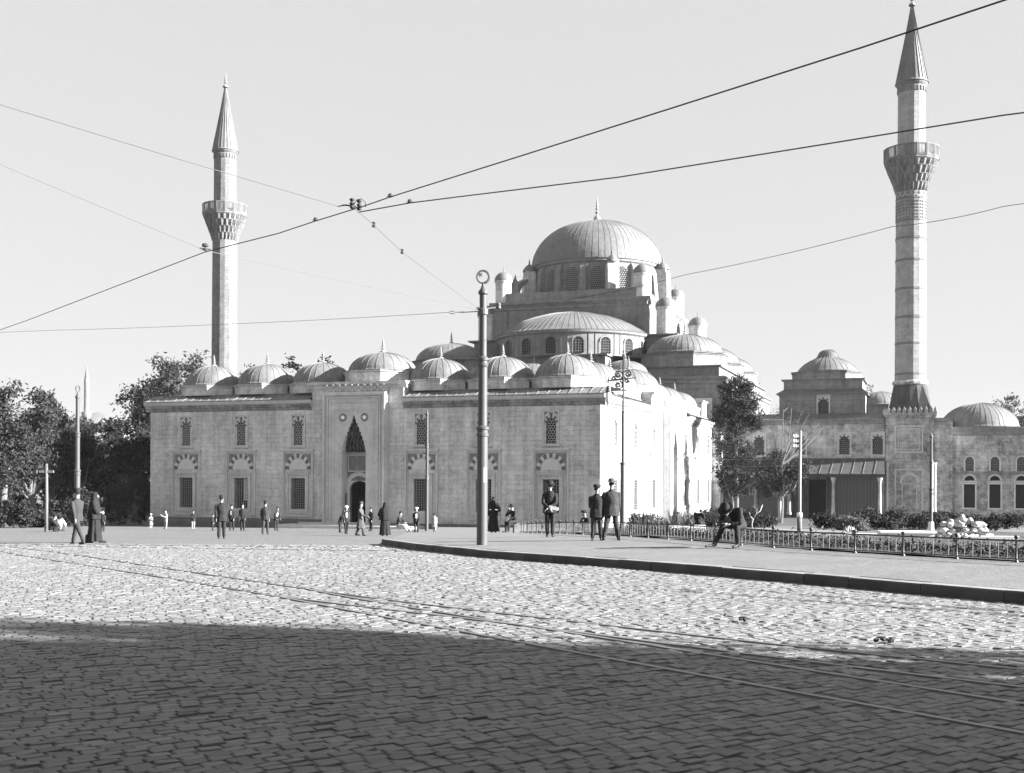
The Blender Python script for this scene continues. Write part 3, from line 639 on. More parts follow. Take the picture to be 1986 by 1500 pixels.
# ---- portal
def portal(parent):
    def back(m, sx=1.0): m.v = [(x*sx, y-0.4, z) for x, y, z in m.v]
    NW = 1.02; st_ = [(2.1, 1.02), (2.45, .95), (2.8, .86), (3.15, .74), (3.5, .6), (3.85, .46), (4.15, .31), (4.45, .16)]
    right_ = [(NW, -4.6)]
    for (z_, w_), (z2, w2) in zip(st_, st_[1:]+[(4.85, 0.0)]): right_ += [(w_, z_), (w2+.02, z_+.06)] if w2 else [(w_, z_)]
    right_.append((0.0, 4.85))
    niche = [(-NW, -4.6)]+right_+[(-x, z) for x, z in reversed(right_[1:-1])]
    b = bmesh.new(); outer = [(-2.65, -4.6), (-NW, -4.6)]+list(reversed(niche[2:]))+[(NW, -4.6), (2.65, -4.6), (2.65, 6.55), (-2.65, 6.55)]
    # left jamb up, over the stepped head, down the right jamb
    seq = [(-2.65, -4.6), (-NW, -4.6)]+[p for p in reversed(niche[2:])]+[(NW, -4.6), (2.65, -4.6), (2.65, 6.55), (-2.65, 6.55)]
    vs = [b.verts.new((x, -0.62, z)) for x, z in seq]
    es = [b.edges.new((vs[i], vs[(i+1) % len(vs)])) for i in range(len(vs))]
    bmesh.ops.triangle_fill(b, use_beauty=True, edges=es)
    n = len(seq)
    for i in range(n):
        (x0, z0), (x1, z1) = seq[i], seq[(i+1) % n]
        dep = 0.35 if (abs(x0) <= NW+.01 and abs(x1) <= NW+.01) else -0.004
        q = [b.verts.new(c) for c in ((x0, -0.62, z0), (x1, -0.62, z1), (x1, dep, z1), (x0, dep, z0))]; b.faces.new(q)
    me = bpy.data.meshes.new('portal'); b.to_mesh(me); b.free(); me.materials.append(M['trim'])
    p = bpy.data.objects.new('portal', me); COL.objects.link(p); p.parent = parent; p.location = (0, 0, ZO)
    mo = MB()                                             # mouldings
    for x0, x1, y in ((2.48, 2.64, 0.76), (2.2, 2.28, 0.70), (1.95, 2.08, 0.69), (1.66, 1.72, 0.67)):
        for q in (-1, 1):
            a, c = sorted((q*x0, q*x1)); mo.box(a, c, -y, -0.621, -3.45 if x0 > 2.4 else -3.3, 6.5 if x0 > 2.4 else (6.2 if x0 > 2.1 else (5.9 if x0 > 1.9 else 5.25)))
    mo.box(-2.47, 2.47, -0.755, -0.621, 6.32, 6.5); mo.box(-2.2, 2.2, -0.70, -0.621, 6.12, 6.199); mo.box(-1.95, 1.95, -0.69, -0.621, 5.78, 5.899)
    mo.box(-1.66, 1.66, -0.67, -0.621, 5.19, 5.249); mo.box(-2.75, 2.75, -0.8, -0.002, -4.6, -3.46); mo.box(-1.66, -1.03, -0.66, -0.621, 1.78, 1.86); mo.box(1.03, 1.66, -0.66, -0.621, 1.78, 1.86)
    bl(mo, 'moulding', 'trim', p, top=False)
    r = MB()
    for q in (-0.92, 0.92):
        for k in range(12):
            a = 2*PI*k/12; pp = [(q+rr*math.cos(aa), 4.62+rr*math.sin(aa)) for rr, aa in ((0.13, a-0.16), (0.29, a-0.2), (0.33, a), (0.29, a+0.2), (0.13, a+0.16))]
            r.prism_y(pp, -0.67, -0.622)
        r.mi = 1; r.prism_y([(q+0.15*math.cos(2*PI*k/10), 4.62+0.15*math.sin(2*PI*k/10)) for k in range(10)], -0.70, -0.622); r.mi = 0
    bl(r, 'rosette', ['inlay', 'white'], p, top=False)
    bk = MB(); wall_holes(bk, -NW, NW, -4.6, 2.1, [(-0.8, 0.8, -4.6, -0.25)], 0.3, lambda s, nn, z: (s, 0.75+nn, z))
    for k in range(1, 12):                                  # arch head of the doorway
        pass
    bk.box(-NW, NW, 0.751, 0.9, 2.101, 5.0)
    back(bk); bl(bk, 'niche_back', 'stone_dark', p, top=False)  # darker grey puts the shade of the deep niche into the stone colour
    ar = MB(); n2 = 11
    for k in range(n2): sector(ar, 0.72, 1.02, PI*(0.11+0.78*k/n2)+0.01, PI*(0.11+0.78*(k+1)/n2)-0.01, -0.6, 0.66+0.01*(k % 2), 0.749, 1.0)
    ar.prism_y([(0.71*math.cos(PI*i/12), -1.0+0.62*math.sin(PI*i/12)) for i in range(0, 13)]+[(-0.71, -0.7), (-0.71, -0.35), (0.71, -0.35), (0.71, -0.7)], 0.72, 0.748) if False else None
    for q in (-1, 1): ar.box(min(q*0.71, q*0.98), max(q*0.71, q*0.98), 0.68, 0.749, -3.6, -0.22)
    for q in (-1, 1):                                       # spandrels rounding the door opening
        ar.prism_y([(q*0.70, -0.252), (q*0.70, -0.75), (q*0.62, -0.52), (q*0.48, -0.38), (q*0.25, -0.29), (q*0.0, -0.252)], 0.70, 1.0)
    back(ar, 1.14); bl(ar, 'door_arch', 'marble', p, top=False)
    dk = MB(); dk.box(-0.75, 0.75, 2.2, 2.25, -4.6, -0.2); dk.box(-0.76, -0.71, 1.06, 2.2, -4.6, -0.2); dk.box(0.71, 0.76, 1.06, 2.2, -4.6, -0.2); dk.box(-0.75, 0.75, 1.06, 2.2, -0.245, -0.2); back(dk, 1.14); bl(dk, 'doorway', 'black', p, top=False)
    ins = MB(); ins.box(-.9, .9, 0.70, 0.749, 0.5, 1.72); back(ins); bl(ins, 'inscription_panel', 'inlay', p, top=False)
    rl = MB()                                               # raised strokes of the inscription (no readable writing at this size)
    rg = random.Random(3)
    for k in range(34):
        x = rg.uniform(-0.82, 0.75); z = rg.uniform(0.6, 1.6); a = rg.choice((0.1, 1.4, -0.5)); ln = rg.uniform(.08, .22)
        rl.tube([(x, 0.695, z), (min(.85, max(-.85, x+ln*math.cos(a))), 0.69, min(1.66, z+ln*math.sin(a)))], 0.015, 4)
    back(rl); bl(rl, 'relief_carving', 'stone_dark', p, top=False)
    cf_ = MB(); ring(cf_, -.97, .97, 0.44, 1.8, 0.1, 0.64, 0.748); cf_.box(-NW+.01, NW-.01, 0.6, 0.748, 1.85, 2.0); back(cf_); bl(cf_, 'panel_frame', 'trim', p, top=False)
    mq = MB()                                               # muqarnas tiers closing the niche
    tiers = [(1.95, 2.5, 1.09, 0.28), (2.5, 3.0, 1.0, 0.12), (3.0, 3.55, 0.84, 0.0), (3.55, 4.05, 0.62, -0.06), (4.05, 4.5, 0.34, -0.1)]
    for z0, z1, hw, yf in tiers:
        nn = max(2, int(hw*2/0.3)); st = 2*hw/nn
        for k in range(nn):
            x = -hw+st*(k+0.5); w = st*0.46
            mq.add([(x-w, yf+0.2, z0), (x, yf+0.02, z0-0.0), (x+w, yf+0.2, z0), (x-w, yf, z1-0.02), (x+w, yf, z1-0.02), (x-w, yf+0.25, z1-0.02), (x+w, yf+0.25, z1-0.02)],
                   [(0, 1, 3), (1, 2, 4), (1, 4, 3), (0, 3, 5), (2, 6, 4)])
        mq.box(-hw, hw, yf+0.22, 0.745, z0+0.25, z1-0.03)
    back(mq, .92); bl(mq, 'muqarnas_vault', 'soot_shade', p, top=False)
    for q in (-1, 1):
        sn = MB(); sn.box(q*1.38-0.02*q if q > 0 else -1.395, q*1.395 if q > 0 else -1.36, 0.0, 0.35, -2.6, -1.25) if False else sn.box(min(q*1.005, q*1.019), max(q*1.005, q*1.019), -0.1, 0.3, -2.5, -1.2)
        bl(sn, 'side_niche', 'inlay', p, top=False)
    cr = MB()                                               # carved palmette cresting
    cr.box(-2.7, 2.7, -0.70, -0.03, 6.551, 6.62)
    for k in range(10):
        x = -2.43+0.54*k
        for q in (-1, 1):
            cr.tube([(x+q*(0.02+0.19*math.sin(t)), -0.66-0.16*t/3, 6.64+0.16*t-0.05*max(0, t-2.2)) for t in np.linspace(0, 3.6, 8)], [0.05, 0.05, 0.055, 0.055, 0.05, 0.045, 0.04, 0.03], 5)
        cr.tube([(x, -0.66, 6.62), (x, -0.7, 7.05), (x, -0.8, 7.2)], [0.06, 0.05, 0.03], 5)
        cr.tube([(x+0.27, -0.62, 6.62), (x+0.27, -0.64, 6.85)], [0.07, 0.02], 5)
    cr.box(-2.6, 2.6, -0.5, -0.04, 6.63, 7.0); cr.v = [(x, y*0.55, z) for x, y, z in cr.v]
    bl(cr, 'palmette_cresting', 'trim', p, top=False)
    return p
pt = portal(court); pt.location = (PF, 0, ZO); copy_tree(pt, court, (0, PRt, ZO), PI/2)
# stone platform before the main door
mb = MB(); mb.box(PF-5.6, PF+5.8, -2.6, -0.25, -4.6, -3.62); mb.box(PF-5.0, PF+2.6, -0.24, -0.05, -4.6, -3.5)
plat = bl(mb, 'doorstep', 'marble', court)

# ---- prayer hall
hall = root('prayer_hall'); tag(hall, 'great domed prayer hall with one large lead dome and stepped half dome', 'mosque')
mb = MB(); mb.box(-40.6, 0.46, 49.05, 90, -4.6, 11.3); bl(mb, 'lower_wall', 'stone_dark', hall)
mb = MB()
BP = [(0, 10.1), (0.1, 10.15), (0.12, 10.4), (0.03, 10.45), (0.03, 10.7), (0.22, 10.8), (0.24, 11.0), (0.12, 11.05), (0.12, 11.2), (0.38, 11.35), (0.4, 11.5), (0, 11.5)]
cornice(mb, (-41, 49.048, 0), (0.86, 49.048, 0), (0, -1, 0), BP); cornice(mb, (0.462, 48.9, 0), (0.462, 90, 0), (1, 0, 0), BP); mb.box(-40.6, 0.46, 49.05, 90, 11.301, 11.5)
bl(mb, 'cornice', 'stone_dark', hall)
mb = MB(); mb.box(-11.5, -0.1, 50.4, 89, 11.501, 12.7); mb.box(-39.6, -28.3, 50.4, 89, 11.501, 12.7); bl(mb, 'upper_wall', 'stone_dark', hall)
mb = MB()
for x0, x1 in ((-11.7, 0.15), (-39.8, -28.1)): mb.box(x0, x1, 50.15, 89.2, 12.701, 12.86)
bl(mb, 'lead_edge', 'lead', hall)
ad = dome_part(hall, (-5.3, 57.0), 12.86, 14.75, 4.55, 2.45, seams=40, fin=1.6, drum='stone_dark', drum_r=4.75, n=8, lip=0.2, fs=1.2)
for x, y in ((-5.3, 70.0), (-5.3, 82.5), (-35.4, 57.0), (-35.4, 70.0)): copy_tree(ad, hall, (x, y, 14.75+ZO), 0.0)
# half dome over the entrance side and its socle
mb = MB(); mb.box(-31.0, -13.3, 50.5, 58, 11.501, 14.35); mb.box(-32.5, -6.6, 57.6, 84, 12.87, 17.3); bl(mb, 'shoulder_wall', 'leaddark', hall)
mb = MB(); mb.box(-31.3, -13.0, 50.2, 58.3, 14.351, 14.55); mb.box(-29.5, -14.2, 50.34, 50.49, 13.9, 14.1)
mb.add([(-33.2, 57.2, 17.31), (-6.2, 57.2, 17.31), (-6.2, 84.4, 17.31), (-33.2, 84.4, 17.31), (-33.2, 57.2, 17.5), (-6.2, 57.2, 17.5), (-6.2, 84.4, 17.5), (-33.2, 84.4, 17.5)], [(0,3,2,1),(4,5,6,7),(0,1,5,4),(1,2,6,5),(2,3,7,6),(3,0,4,7)])
bl(mb, 'lead_edge', 'lead', hall)
hc = (-19.7, 59.4); HR = 9.75
mb = MB(); prof = [(HR, 14.5), (HR, 17.0), (HR+0.25, 17.2), (HR+0.3, 17.45), (HR+0.02, 17.5)]
hwin = [-PI/2+k*0.335 for k in (-4, -3, -2, -1, 0, 1, 2, 3, 4)]
mb.lathe(prof, 72, (hc[0], hc[1], 0), -PI-0.1, 0.1); hd_drum = bl(mb, 'half_drum', 'leaddark', hall, smooth=True, sharp=30)
for a in hwin:
    ax = Vector((math.cos(a), math.sin(a), 0)); ay = Vector((-ax.y, ax.x, 0))
    w = MB(); pl = [(-0.62, 14.75), (0.62, 14.75), (0.62, 16.1)]+[(0.62*math.cos(t), 16.1+0.55*math.sin(t)) for t in np.linspace(0.2, PI-0.2, 7)]+[(-0.62, 16.1)]
    c = Vector((hc[0], hc[1], 0))+ax*(HR-0.1)
    w.add([c+ay*x+Vector((0, 0, z))+ax*0.12 for x, z in pl], [tuple(range(len(pl)))])
    o = bl(w, 'window', 'black', hall)
    fr = MB(); nn = len(pl)
    big = [(x*1.2, 14.75+(z-14.75)*1.07) for x, z in pl]
    fr.add([c+ay*x+Vector((0, 0, z))+ax*0.2 for x, z in big]+[c+ay*x+Vector((0, 0, z))+ax*0.2 for x, z in pl]+[c+ay*x+Vector((0, 0, z))+ax*0.08 for x, z in pl], [(i, i+1, nn+i+1, nn+i) for i in range(1, nn-1)]+[(nn-1, 0, nn, 2*nn-1)]+[(nn+i, nn+i+1, 2*nn+i+1, 2*nn+i) for i in range(nn-1)])
    for k in range(1, 4): x = -0.62+0.31*k; fr.tube([c+ay*x+ax*0.14+Vector((0, 0, 14.8)), c+ay*x+ax*0.14+Vector((0, 0, 16.5))], 0.02, 4)
    for k in range(5): z = 14.95+0.32*k; fr.tube([c-ay*0.6+ax*0.14+Vector((0, 0, z)), c+ay*0.6+ax*0.14+Vector((0, 0, z))], 0.02, 4)
    bl(fr, 'window_frame', 'leaddark', o, top=False)
sm = MB()
for k in range(40):
    a = -PI-0.05+(PI+0.1)*k/39
    if min(abs(a-w) for w in hwin) > 0.085: sm.tube([(hc[0]+(HR+0.02)*math.cos(a), hc[1]+(HR+0.02)*math.sin(a), z) for z in (14.6, 17.0)], 0.05, 4)
tag(bl(sm, 'lead_seam', 'leadseam', hall), kind='stuff')
prof = [(10.05, 0.0), (9.5, 0.32), (8.9, 0.75), (8.0, 1.3), (6.8, 1.9), (5.4, 2.42), (3.8, 2.85), (2.0, 3.12), (0.05, 3.22)]
dome_part(hall, (hc[0], hc[1]), 0, 0, 9.75, 3.2, seams=44, fin=0, prof=prof, a0=-PI-0.02, a1=0.02, fs=1.3, smooth_n=64).location = (hc[0], hc[1], 17.5+ZO)
# square base of the dome
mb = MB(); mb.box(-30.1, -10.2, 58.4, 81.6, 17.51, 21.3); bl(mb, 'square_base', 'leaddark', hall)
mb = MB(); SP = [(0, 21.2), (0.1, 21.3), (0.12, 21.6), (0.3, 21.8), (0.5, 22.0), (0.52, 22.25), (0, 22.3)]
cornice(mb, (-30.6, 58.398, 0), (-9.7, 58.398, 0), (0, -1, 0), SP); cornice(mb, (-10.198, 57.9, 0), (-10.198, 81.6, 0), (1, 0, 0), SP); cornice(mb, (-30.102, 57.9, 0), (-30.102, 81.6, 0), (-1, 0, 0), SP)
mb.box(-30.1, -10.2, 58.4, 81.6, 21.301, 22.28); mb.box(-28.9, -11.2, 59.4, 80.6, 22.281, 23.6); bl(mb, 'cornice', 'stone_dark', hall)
dc = (-19.8, 70.0); DR = 8.35; CAM = math.atan2(-83.5-20, -6) if False else None
wdir = R(-90)+R(15.6)                                    # one window looks straight down the square
mb = MB(); mb.lathe([(DR, 22.3), (DR, 27.5), (DR+0.25, 27.7), (DR+0.3, 28.0), (DR-0.5, 28.05)], 64, (dc[0], dc[1], 0)); bl(mb, 'dome_drum', 'stone_dark', hall, smooth=True, sharp=30)
for k in range(16):
    a = wdir+2*PI*k/16; ax = Vector((math.cos(a), math.sin(a), 0)); ay = Vector((-ax.y, ax.x, 0)); c = Vector((dc[0], dc[1], 0))+ax*DR
    if ax.y > 0.75: continue
    pl = [(-0.72, 23.9), (0.72, 23.9), (0.72, 26.2)]+[(0.72*math.cos(t), 26.2+0.8*math.sin(t)) for t in np.linspace(0.2, PI-0.2, 7)]+[(-0.72, 26.2)]
    w = MB(); w.add([c+ay*x+Vector((0, 0, z))+ax*0.03 for x, z in pl], [tuple(range(len(pl)))]); o = bl(w, 'window', 'black', hall)
    g = MB(); lattice(g, -0.8, 0.85, 23.9, 27.0, -0.08, -0.13, 0.30, 0.05, lambda x, z: abs(x) < 0.74 and (z < 26.2 or math.hypot(x, z-26.2) < 0.8))
    g.v = [tuple(c+ay*x-ax*(y-0.02)+Vector((0, 0, z))) for x, y, z in g.v]; bl(g, 'window_lattice', 'plaster', o, top=False)
    a2 = a+PI/16; ax = Vector((math.cos(a2), math.sin(a2), 0)); ay = Vector((-ax.y, ax.x, 0)); c = Vector((dc[0], dc[1], 0))+ax*(DR-0.1)
    b = MB(); b.add([c+ay*s*0.42+ax*o_+Vector((0, 0, z)) for s in (-1, 1) for o_, z in ((0, 22.3), (1.15, 22.3), (0.75, 26.6), (0.45, 27.3), (0, 27.6))], [(0, 1, 2, 3, 4), (9, 8, 7, 6, 5), (1, 6, 7, 2), (2, 7, 8, 3), (3, 8, 9, 4), (0, 5, 6, 1)])
    bl(b, 'buttress', 'stone_dark', hall)
md = dome_part(hall, dc, 28.0, 28.0, 8.75, 6.35, seams=64, fin=0, flare=False, fs=0.9, smooth_n=96, pw_=0.93)
cap = MB(); cap.lathe([(0.85, -0.12), (0.8, 0.12), (0.55, 0.42), (0.1, 0.6)], 20); bl(cap, 'dome_cap', 'lead', md, (0, 0, 6.3), top=False, smooth=True)
f = finial_mb(3.1, sc=1.6); bl(f, 'finial', 'gilt', md, (0, 0, 6.8), top=False, smooth=True)
# big piers with cupolas around the drum, flying arches, corner turrets
for deg in (12, 67, -73, -118, 112):
    a = wdir+R(deg); ax = Vector((math.cos(a), math.sin(a), 0)); ay = Vector((-ax.y, ax.x, 0)); c = Vector((dc[0], dc[1], 0))+ax*(DR+0.95)
    b = MB(); pr_ = [(-0.8, 22.3), (0.95, 22.3), (0.8, 26.2), (0.62, 27.3), (-0.7, 27.3)]
    b.add([c+ay*s*0.72+ax*o_+Vector((0, 0, z)) for s in (-1, 1) for o_, z in pr_], [(0, 1, 2, 3, 4), (9, 8, 7, 6, 5), (1, 6, 7, 2), (2, 7, 8, 3), (3, 8, 9, 4), (0, 5, 6, 1)])
    o = bl(b, 'pier', 'stone', hall)
    q = MB(); q.lathe([(0.92, 27.25), (0.9, 27.4), (0.7, 27.75), (0.3, 28.15), (0.1, 28.3), (0.12, 28.45), (0.03, 28.9)], 10, (c.x, c.y, 0)); bl(q, 'cupola', 'lead', o, top=False, smooth=True)
def turret(x, y, z0, z1, r, capr=None):
    b = MB(); b.lathe([(r, z0), (r, z1-0.25), (r+0.1, z1-0.2), (r+0.14, z1)], 24, (x, y, 0)); o = bl(b, 'turret', 'stone', hall, smooth=True, sharp=30)
    q = MB(); cr_ = r+0.16; q.lathe([(cr_, z1), (cr_*0.97, z1+0.25*cr_), (cr_*0.82, z1+0.58*cr_), (cr_*0.5, z1+0.86*cr_), (0.08, z1+0.98*cr_)], 24, (x, y, 0)); bl(q, 'turret_cap', 'lead', o, top=False, smooth=True)
    f = finial_mb(0.9, sc=0.55); bl(f, 'finial', 'gilt', o, (x, y, z1+cr_*0.97), top=False)
for x, y in ((-29.5, 60.3), (-11.25, 60.3), (-11.2, 80.3), (-29.5, 80.3)): turret(x, y, 22.3, 25.35, 1.08)
for x, y in ((-8.0, 58.9), (-31.2, 58.8), (-7.6, 77.5)): turret(x, y, 17.5, 20.85, 1.15)
for (x0, y0), deg in (((-28.3, 61.3), -73), ((-12.2, 79.3), 67+10)):
    a = wdir+R(deg); p1 = Vector((dc[0]+(DR+1.1)*math.cos(a), dc[1]+(DR+1.1)*math.sin(a), 0)); p0 = Vector((x0, y0, 0)); b = MB()
    d = (p1-p0); ay = Vector((-d.y, d.x, 0)).normalized()*0.35; N = 10; vs = []
    for k in range(N+1):
        t = k/N; q = p0.lerp(p1, t); zt = 24.9+1.35*math.sin(t*PI/2); zb = 23.6+2.2*math.sin(min(1, t*1.05)*PI/2)
        vs += [q-ay+Vector((0, 0, zb)), q+ay+Vector((0, 0, zb)), q+ay+Vector((0, 0, zt)), q-ay+Vector((0, 0, zt))]
    b.add(vs, [(k*4+i, k*4+(i+1) % 4, k*4+4+(i+1) % 4, k*4+4+i) for k in range(N) for i in range(4)]); 
    b.box(x0-0.5, x0+0.5, y0-0.5, y0+0.5, 22.3, 24.9); b.lathe([(0.7, 24.9), (0.6, 25.1), (0.2, 25.7), (0.05, 26.3)], 8, (x0, y0, 0))
    bl(b, 'flying_buttress', 'stone_dark', hall)
# dark pier faces beside the small upper window of the square base
mb = MB(); mb.box(-10.9, -10.1, 58.2, 58.39, 17.6, 21.1); mb.box(-30.2, -28.3, 58.2, 58.39, 17.6, 21.1); bl(mb, 'pilaster', 'leaddark', hall)

# ---- guest wing to the right with a timber porch
wing = root('side_wing'); tag(wing, 'low stone side wing with a dark timber porch and a small knobbed dome', 'wing building')
WW = [2.2, 4.6, 9.0, 13.63, 17.05]
mb = MB(); wall_holes(mb, 0.97, 17.75, -4.6, 6.2, [(c-0.5, c+0.5, 2.75, 4.75) for c in WW]+[(9.8, 11.9, -4.6, 0.12), (1.6, 3.9, -4.0, 0.2)], 0.45, lambda s, n, z: (s, 49.0+n, z)); mb.box(0.97, 24.5, 49.46, 62, -4.6, 6.2)
bl(mb, 'front_wall', 'stone_old', wing)
mb = MB(); WP = [(0, 5.95), (0.1, 6.0), (0.12, 6.25), (0.25, 6.4), (0.3, 6.55), (0, 6.55)]
cornice(mb, (1.4, 48.998, 0), (17.7, 48.998, 0), (0, -1, 0), WP); mb.box(0.97, 24.5, 49.0, 62, 6.201, 6.54); bl(mb, 'cornice', 'stone_dark', wing)
mb = MB(); sm = MB(); mb.add([(1.2, 48.6, 6.56), (17.72, 48.6, 6.56), (17.72, 51.1, 7.25), (1.2, 51.1, 7.25), (17.72, 62, 7.26), (1.2, 62, 7.26)], [(0, 1, 2, 3), (3, 2, 4, 5)])
for k in range(18): x = 1.6+0.93*k; sm.tube([(x, 48.6, 6.58), (x+random.uniform(-.1, .1), 51.1, 7.27)], 0.05, 4)
o = bl(mb, 'lead_roof', 'lead', wing); bl(sm, 'lead_seam', 'leadseam', o, top=False)
w0 = None
for c in WW:
    if w0 is None:
        mb = MB(); ring(mb, -0.72, 0.72, 2.65, 5.15, 0.13, -0.06, -0.004, False); mb.box(-0.75, 0.75, -0.1, -0.004, 2.5, 2.649)
        mb.prism_y([(-0.55, 4.2), (-0.5, 4.2), (-0.4, 4.5), (0, 4.72), (0.4, 4.5), (0.5, 4.2), (0.55, 4.2), (0.55, 5.0), (-0.55, 5.0)], -0.03, 0.04)
        w0 = bl(mb, 'window', 'trim', wing, (c, 49.0, 0))
        d = MB()
        for a in (8, 48, 90, 132, 172): sector(d, 0.42, 0.68, R(a)-0.17, R(a)+0.17, 4.2, -0.045, -0.025)
        bl(d, 'dark_voussoir', 'darkstone', w0, top=False)
        g = MB(); lattice(g, -0.5, 0.55, 2.75, 4.75, 0.06, 0.1, 0.24, 0.03); bl(g, 'plaster_lattice', 'stone_dark', w0, top=False)
        p = MB(); p.box(-0.5, 0.5, 0.3, 0.34, 2.75, 4.75); bl(p, 'dark_opening', 'black', w0, top=False)
    else: copy_tree(w0, wing, (c, 49.0, ZO), 0.0)
# raised block with the knobbed dome
mb = MB(); wall_holes(mb, 6.5, 15.6, 6.9, 9.4, [(10.75, 11.75, 6.95, 8.9)], 0.45, lambda s, n, z: (s, 51.2+n, z)); mb.box(6.5, 15.6, 51.66, 60, 6.9, 9.4); mb.box(6.9, 15.3, 51.9, 59.4, 9.9, 11.0); bl(mb, 'upper_wall', 'stone_dark', wing)
mb = MB(); sm = MB(); mb.box(6.2, 15.9, 50.9, 60.3, 9.4, 9.52); mb.add([(6.2, 50.9, 9.521), (15.9, 50.9, 9.521), (15.9, 60.3, 9.521), (6.2, 60.3, 9.521), (6.9, 51.89, 10.0), (15.3, 51.89, 10.0), (15.3, 59.4, 10.0), (6.9, 59.4, 10.0)], [(0, 1, 5, 4), (1, 2, 6, 5), (2, 3, 7, 6), (3, 0, 4, 7)])
mb.box(6.65, 15.55, 51.65, 59.6, 11.001, 11.14)
for k in range(12): x = 6.6+0.8*k; sm.tube([(x, 50.9, 9.55), (7.0+(x-6.6)*0.9, 51.88, 10.03)], 0.05, 4)
o = bl(mb, 'lead_edge', 'lead', wing); bl(sm, 'lead_seam', 'leadseam', o, top=False)
kp_ = [(3.55, 0.0), (3.3, 0.2), (3.1, 0.5), (2.6, 0.98), (2.0, 1.35), (1.45, 1.6), (1.18, 1.8), (1.08, 2.05), (0.9, 2.35), (0.6, 2.56), (0.25, 2.66), (0.03, 2.68)]
dome_part(wing, (11.35, 55.4), 11.14, 12.05, 3.4, 2.7, seams=32, fin=0.0, drum='stone_dark', drum_r=3.75, prof=kp_, lip=0.12)
w2 = copy_tree(w0, wing, (11.25, 51.2, 4.2+ZO), 0.0)
dome_part(wing, (16.8, 57.5), 6.9, 8.4, 2.6, 1.6, seams=20, fin=0, drum='leaddark', drum_r=2.7)
# porch
mb = MB(); sm = MB(); mb.add([(0.98, 48.96, 2.3), (17.72, 48.96, 2.3), (17.9, 45.5, 0.62), (0.98, 45.5, 0.62), (17.9, 45.5, 0.52), (0.98, 45.5, 0.52), (17.72, 48.96, 2.1), (0.98, 48.96, 2.1)], [(0, 1, 2, 3), (3, 2, 4, 5), (5, 4, 6, 7)])
for k in range(15): x = 1.6+1.1*k; sm.tube([(x, 48.95, 2.33), (x-0.2, 45.5, 0.65)], 0.035, 4)
o = bl(mb, 'porch_roof', 'porchlead', wing); bl(sm, 'lead_seam', 'leadseam', o, top=False)
mb = MB(); mb.box(1.0, 17.8, 45.75, 45.95, 0.25, 0.51); bl(mb, 'porch_beam', 'wood', wing)
for x in (1.1, 4.7, 8.2, 12.75, 17.4):
    b = MB(); b.lathe([(0.26, -3.75), (0.26, -3.5), (0.2, -3.42), (0.17, -1.8), (0.145, -0.3), (0.17, -0.25), (0.27, 0.1), (0.27, 0.245)], 10, (x, 45.85, 0)); bl(b, 'column', 'stone_old' if x > 12 else 'stone_dark', wing, smooth=True)
for s in [(1.2, 4.6), (4.8, 8.0), (8.3, 9.75), (11.95, 12.6), (12.9, 17.3)]:
    nb = max(2, int((s[1]-s[0])/0.33)); wd = (s[1]-s[0])/nb
    for k in range(nb):
        b = MB(); dz = 0.03*(k % 2)+random.uniform(0, 0.02); b.box(-wd/2+0.01, wd/2-0.01, -dz, 0.05, -4.2, 0.245); bl(b, 'board', 'wood', wing, (s[0]+wd*(k+0.5), 46.0 if s[0] > 12 or s[0] < 5 else 47.5, 0))
mb = MB(); ring(mb, 9.75, 11.95, -4.5, 0.2, 0.18, 48.8, 48.99, False); bl(mb, 'door_frame', 'stone_dark', wing)
mb = MB(); mb.box(9.85, 11.85, 49.3, 49.35, -4.5, 0.1); mb.box(1.65, 3.85, 49.35, 49.4, -4, 0.2); bl(mb, 'doorway', 'black', wing)

# ---- domed annex at the right edge
annex = root('domed_annex'); tag(annex, 'small square stone building with a wide lead dome at the right edge', 'domed building')
AX = [23.75, 26.25, 28.75, 31.3, 33.8]
mb = MB(); wall_holes(mb, 22.5, 35.5, -4.6, 5.0, [(c-0.42, c+0.42, 1.0, 2.5) for c in AX]+[(c-0.55, c+0.55, -2.9, -0.4) for c in AX]+[(c-0.5, c+0.5, 0.02, 0.5) for c in AX], 0.4, lambda s, n, z: (s, 52.0+n, z)); mb.box(22.5, 35.5, 52.41, 66, -4.6, 5.0)
bl(mb, 'wall', 'stone_old', annex)
mb = MB(); cornice(mb, (22.2, 51.998, 0), (35.8, 51.998, 0), (0, -1, 0), [(0, 4.75), (0.12, 4.85), (0.25, 5.05), (0.28, 5.15), (0, 5.15)]); mb.box(22.5, 35.5, 52, 66, 5.001, 5.14); mb.box(22.9, 35.1, 52.5, 65.5, 5.141, 5.7); mb.box(22.6, 35.4, 51.85, 51.99, 0.72, 0.84); bl(mb, 'cornice', 'stone_dark', annex)
dome_part(annex, (27.4, 56.9), 5.6, 5.75, 4.05, 2.75, seams=40, fin=0, drum='stone_dark', drum_r=4.3, n=16)
a0 = None
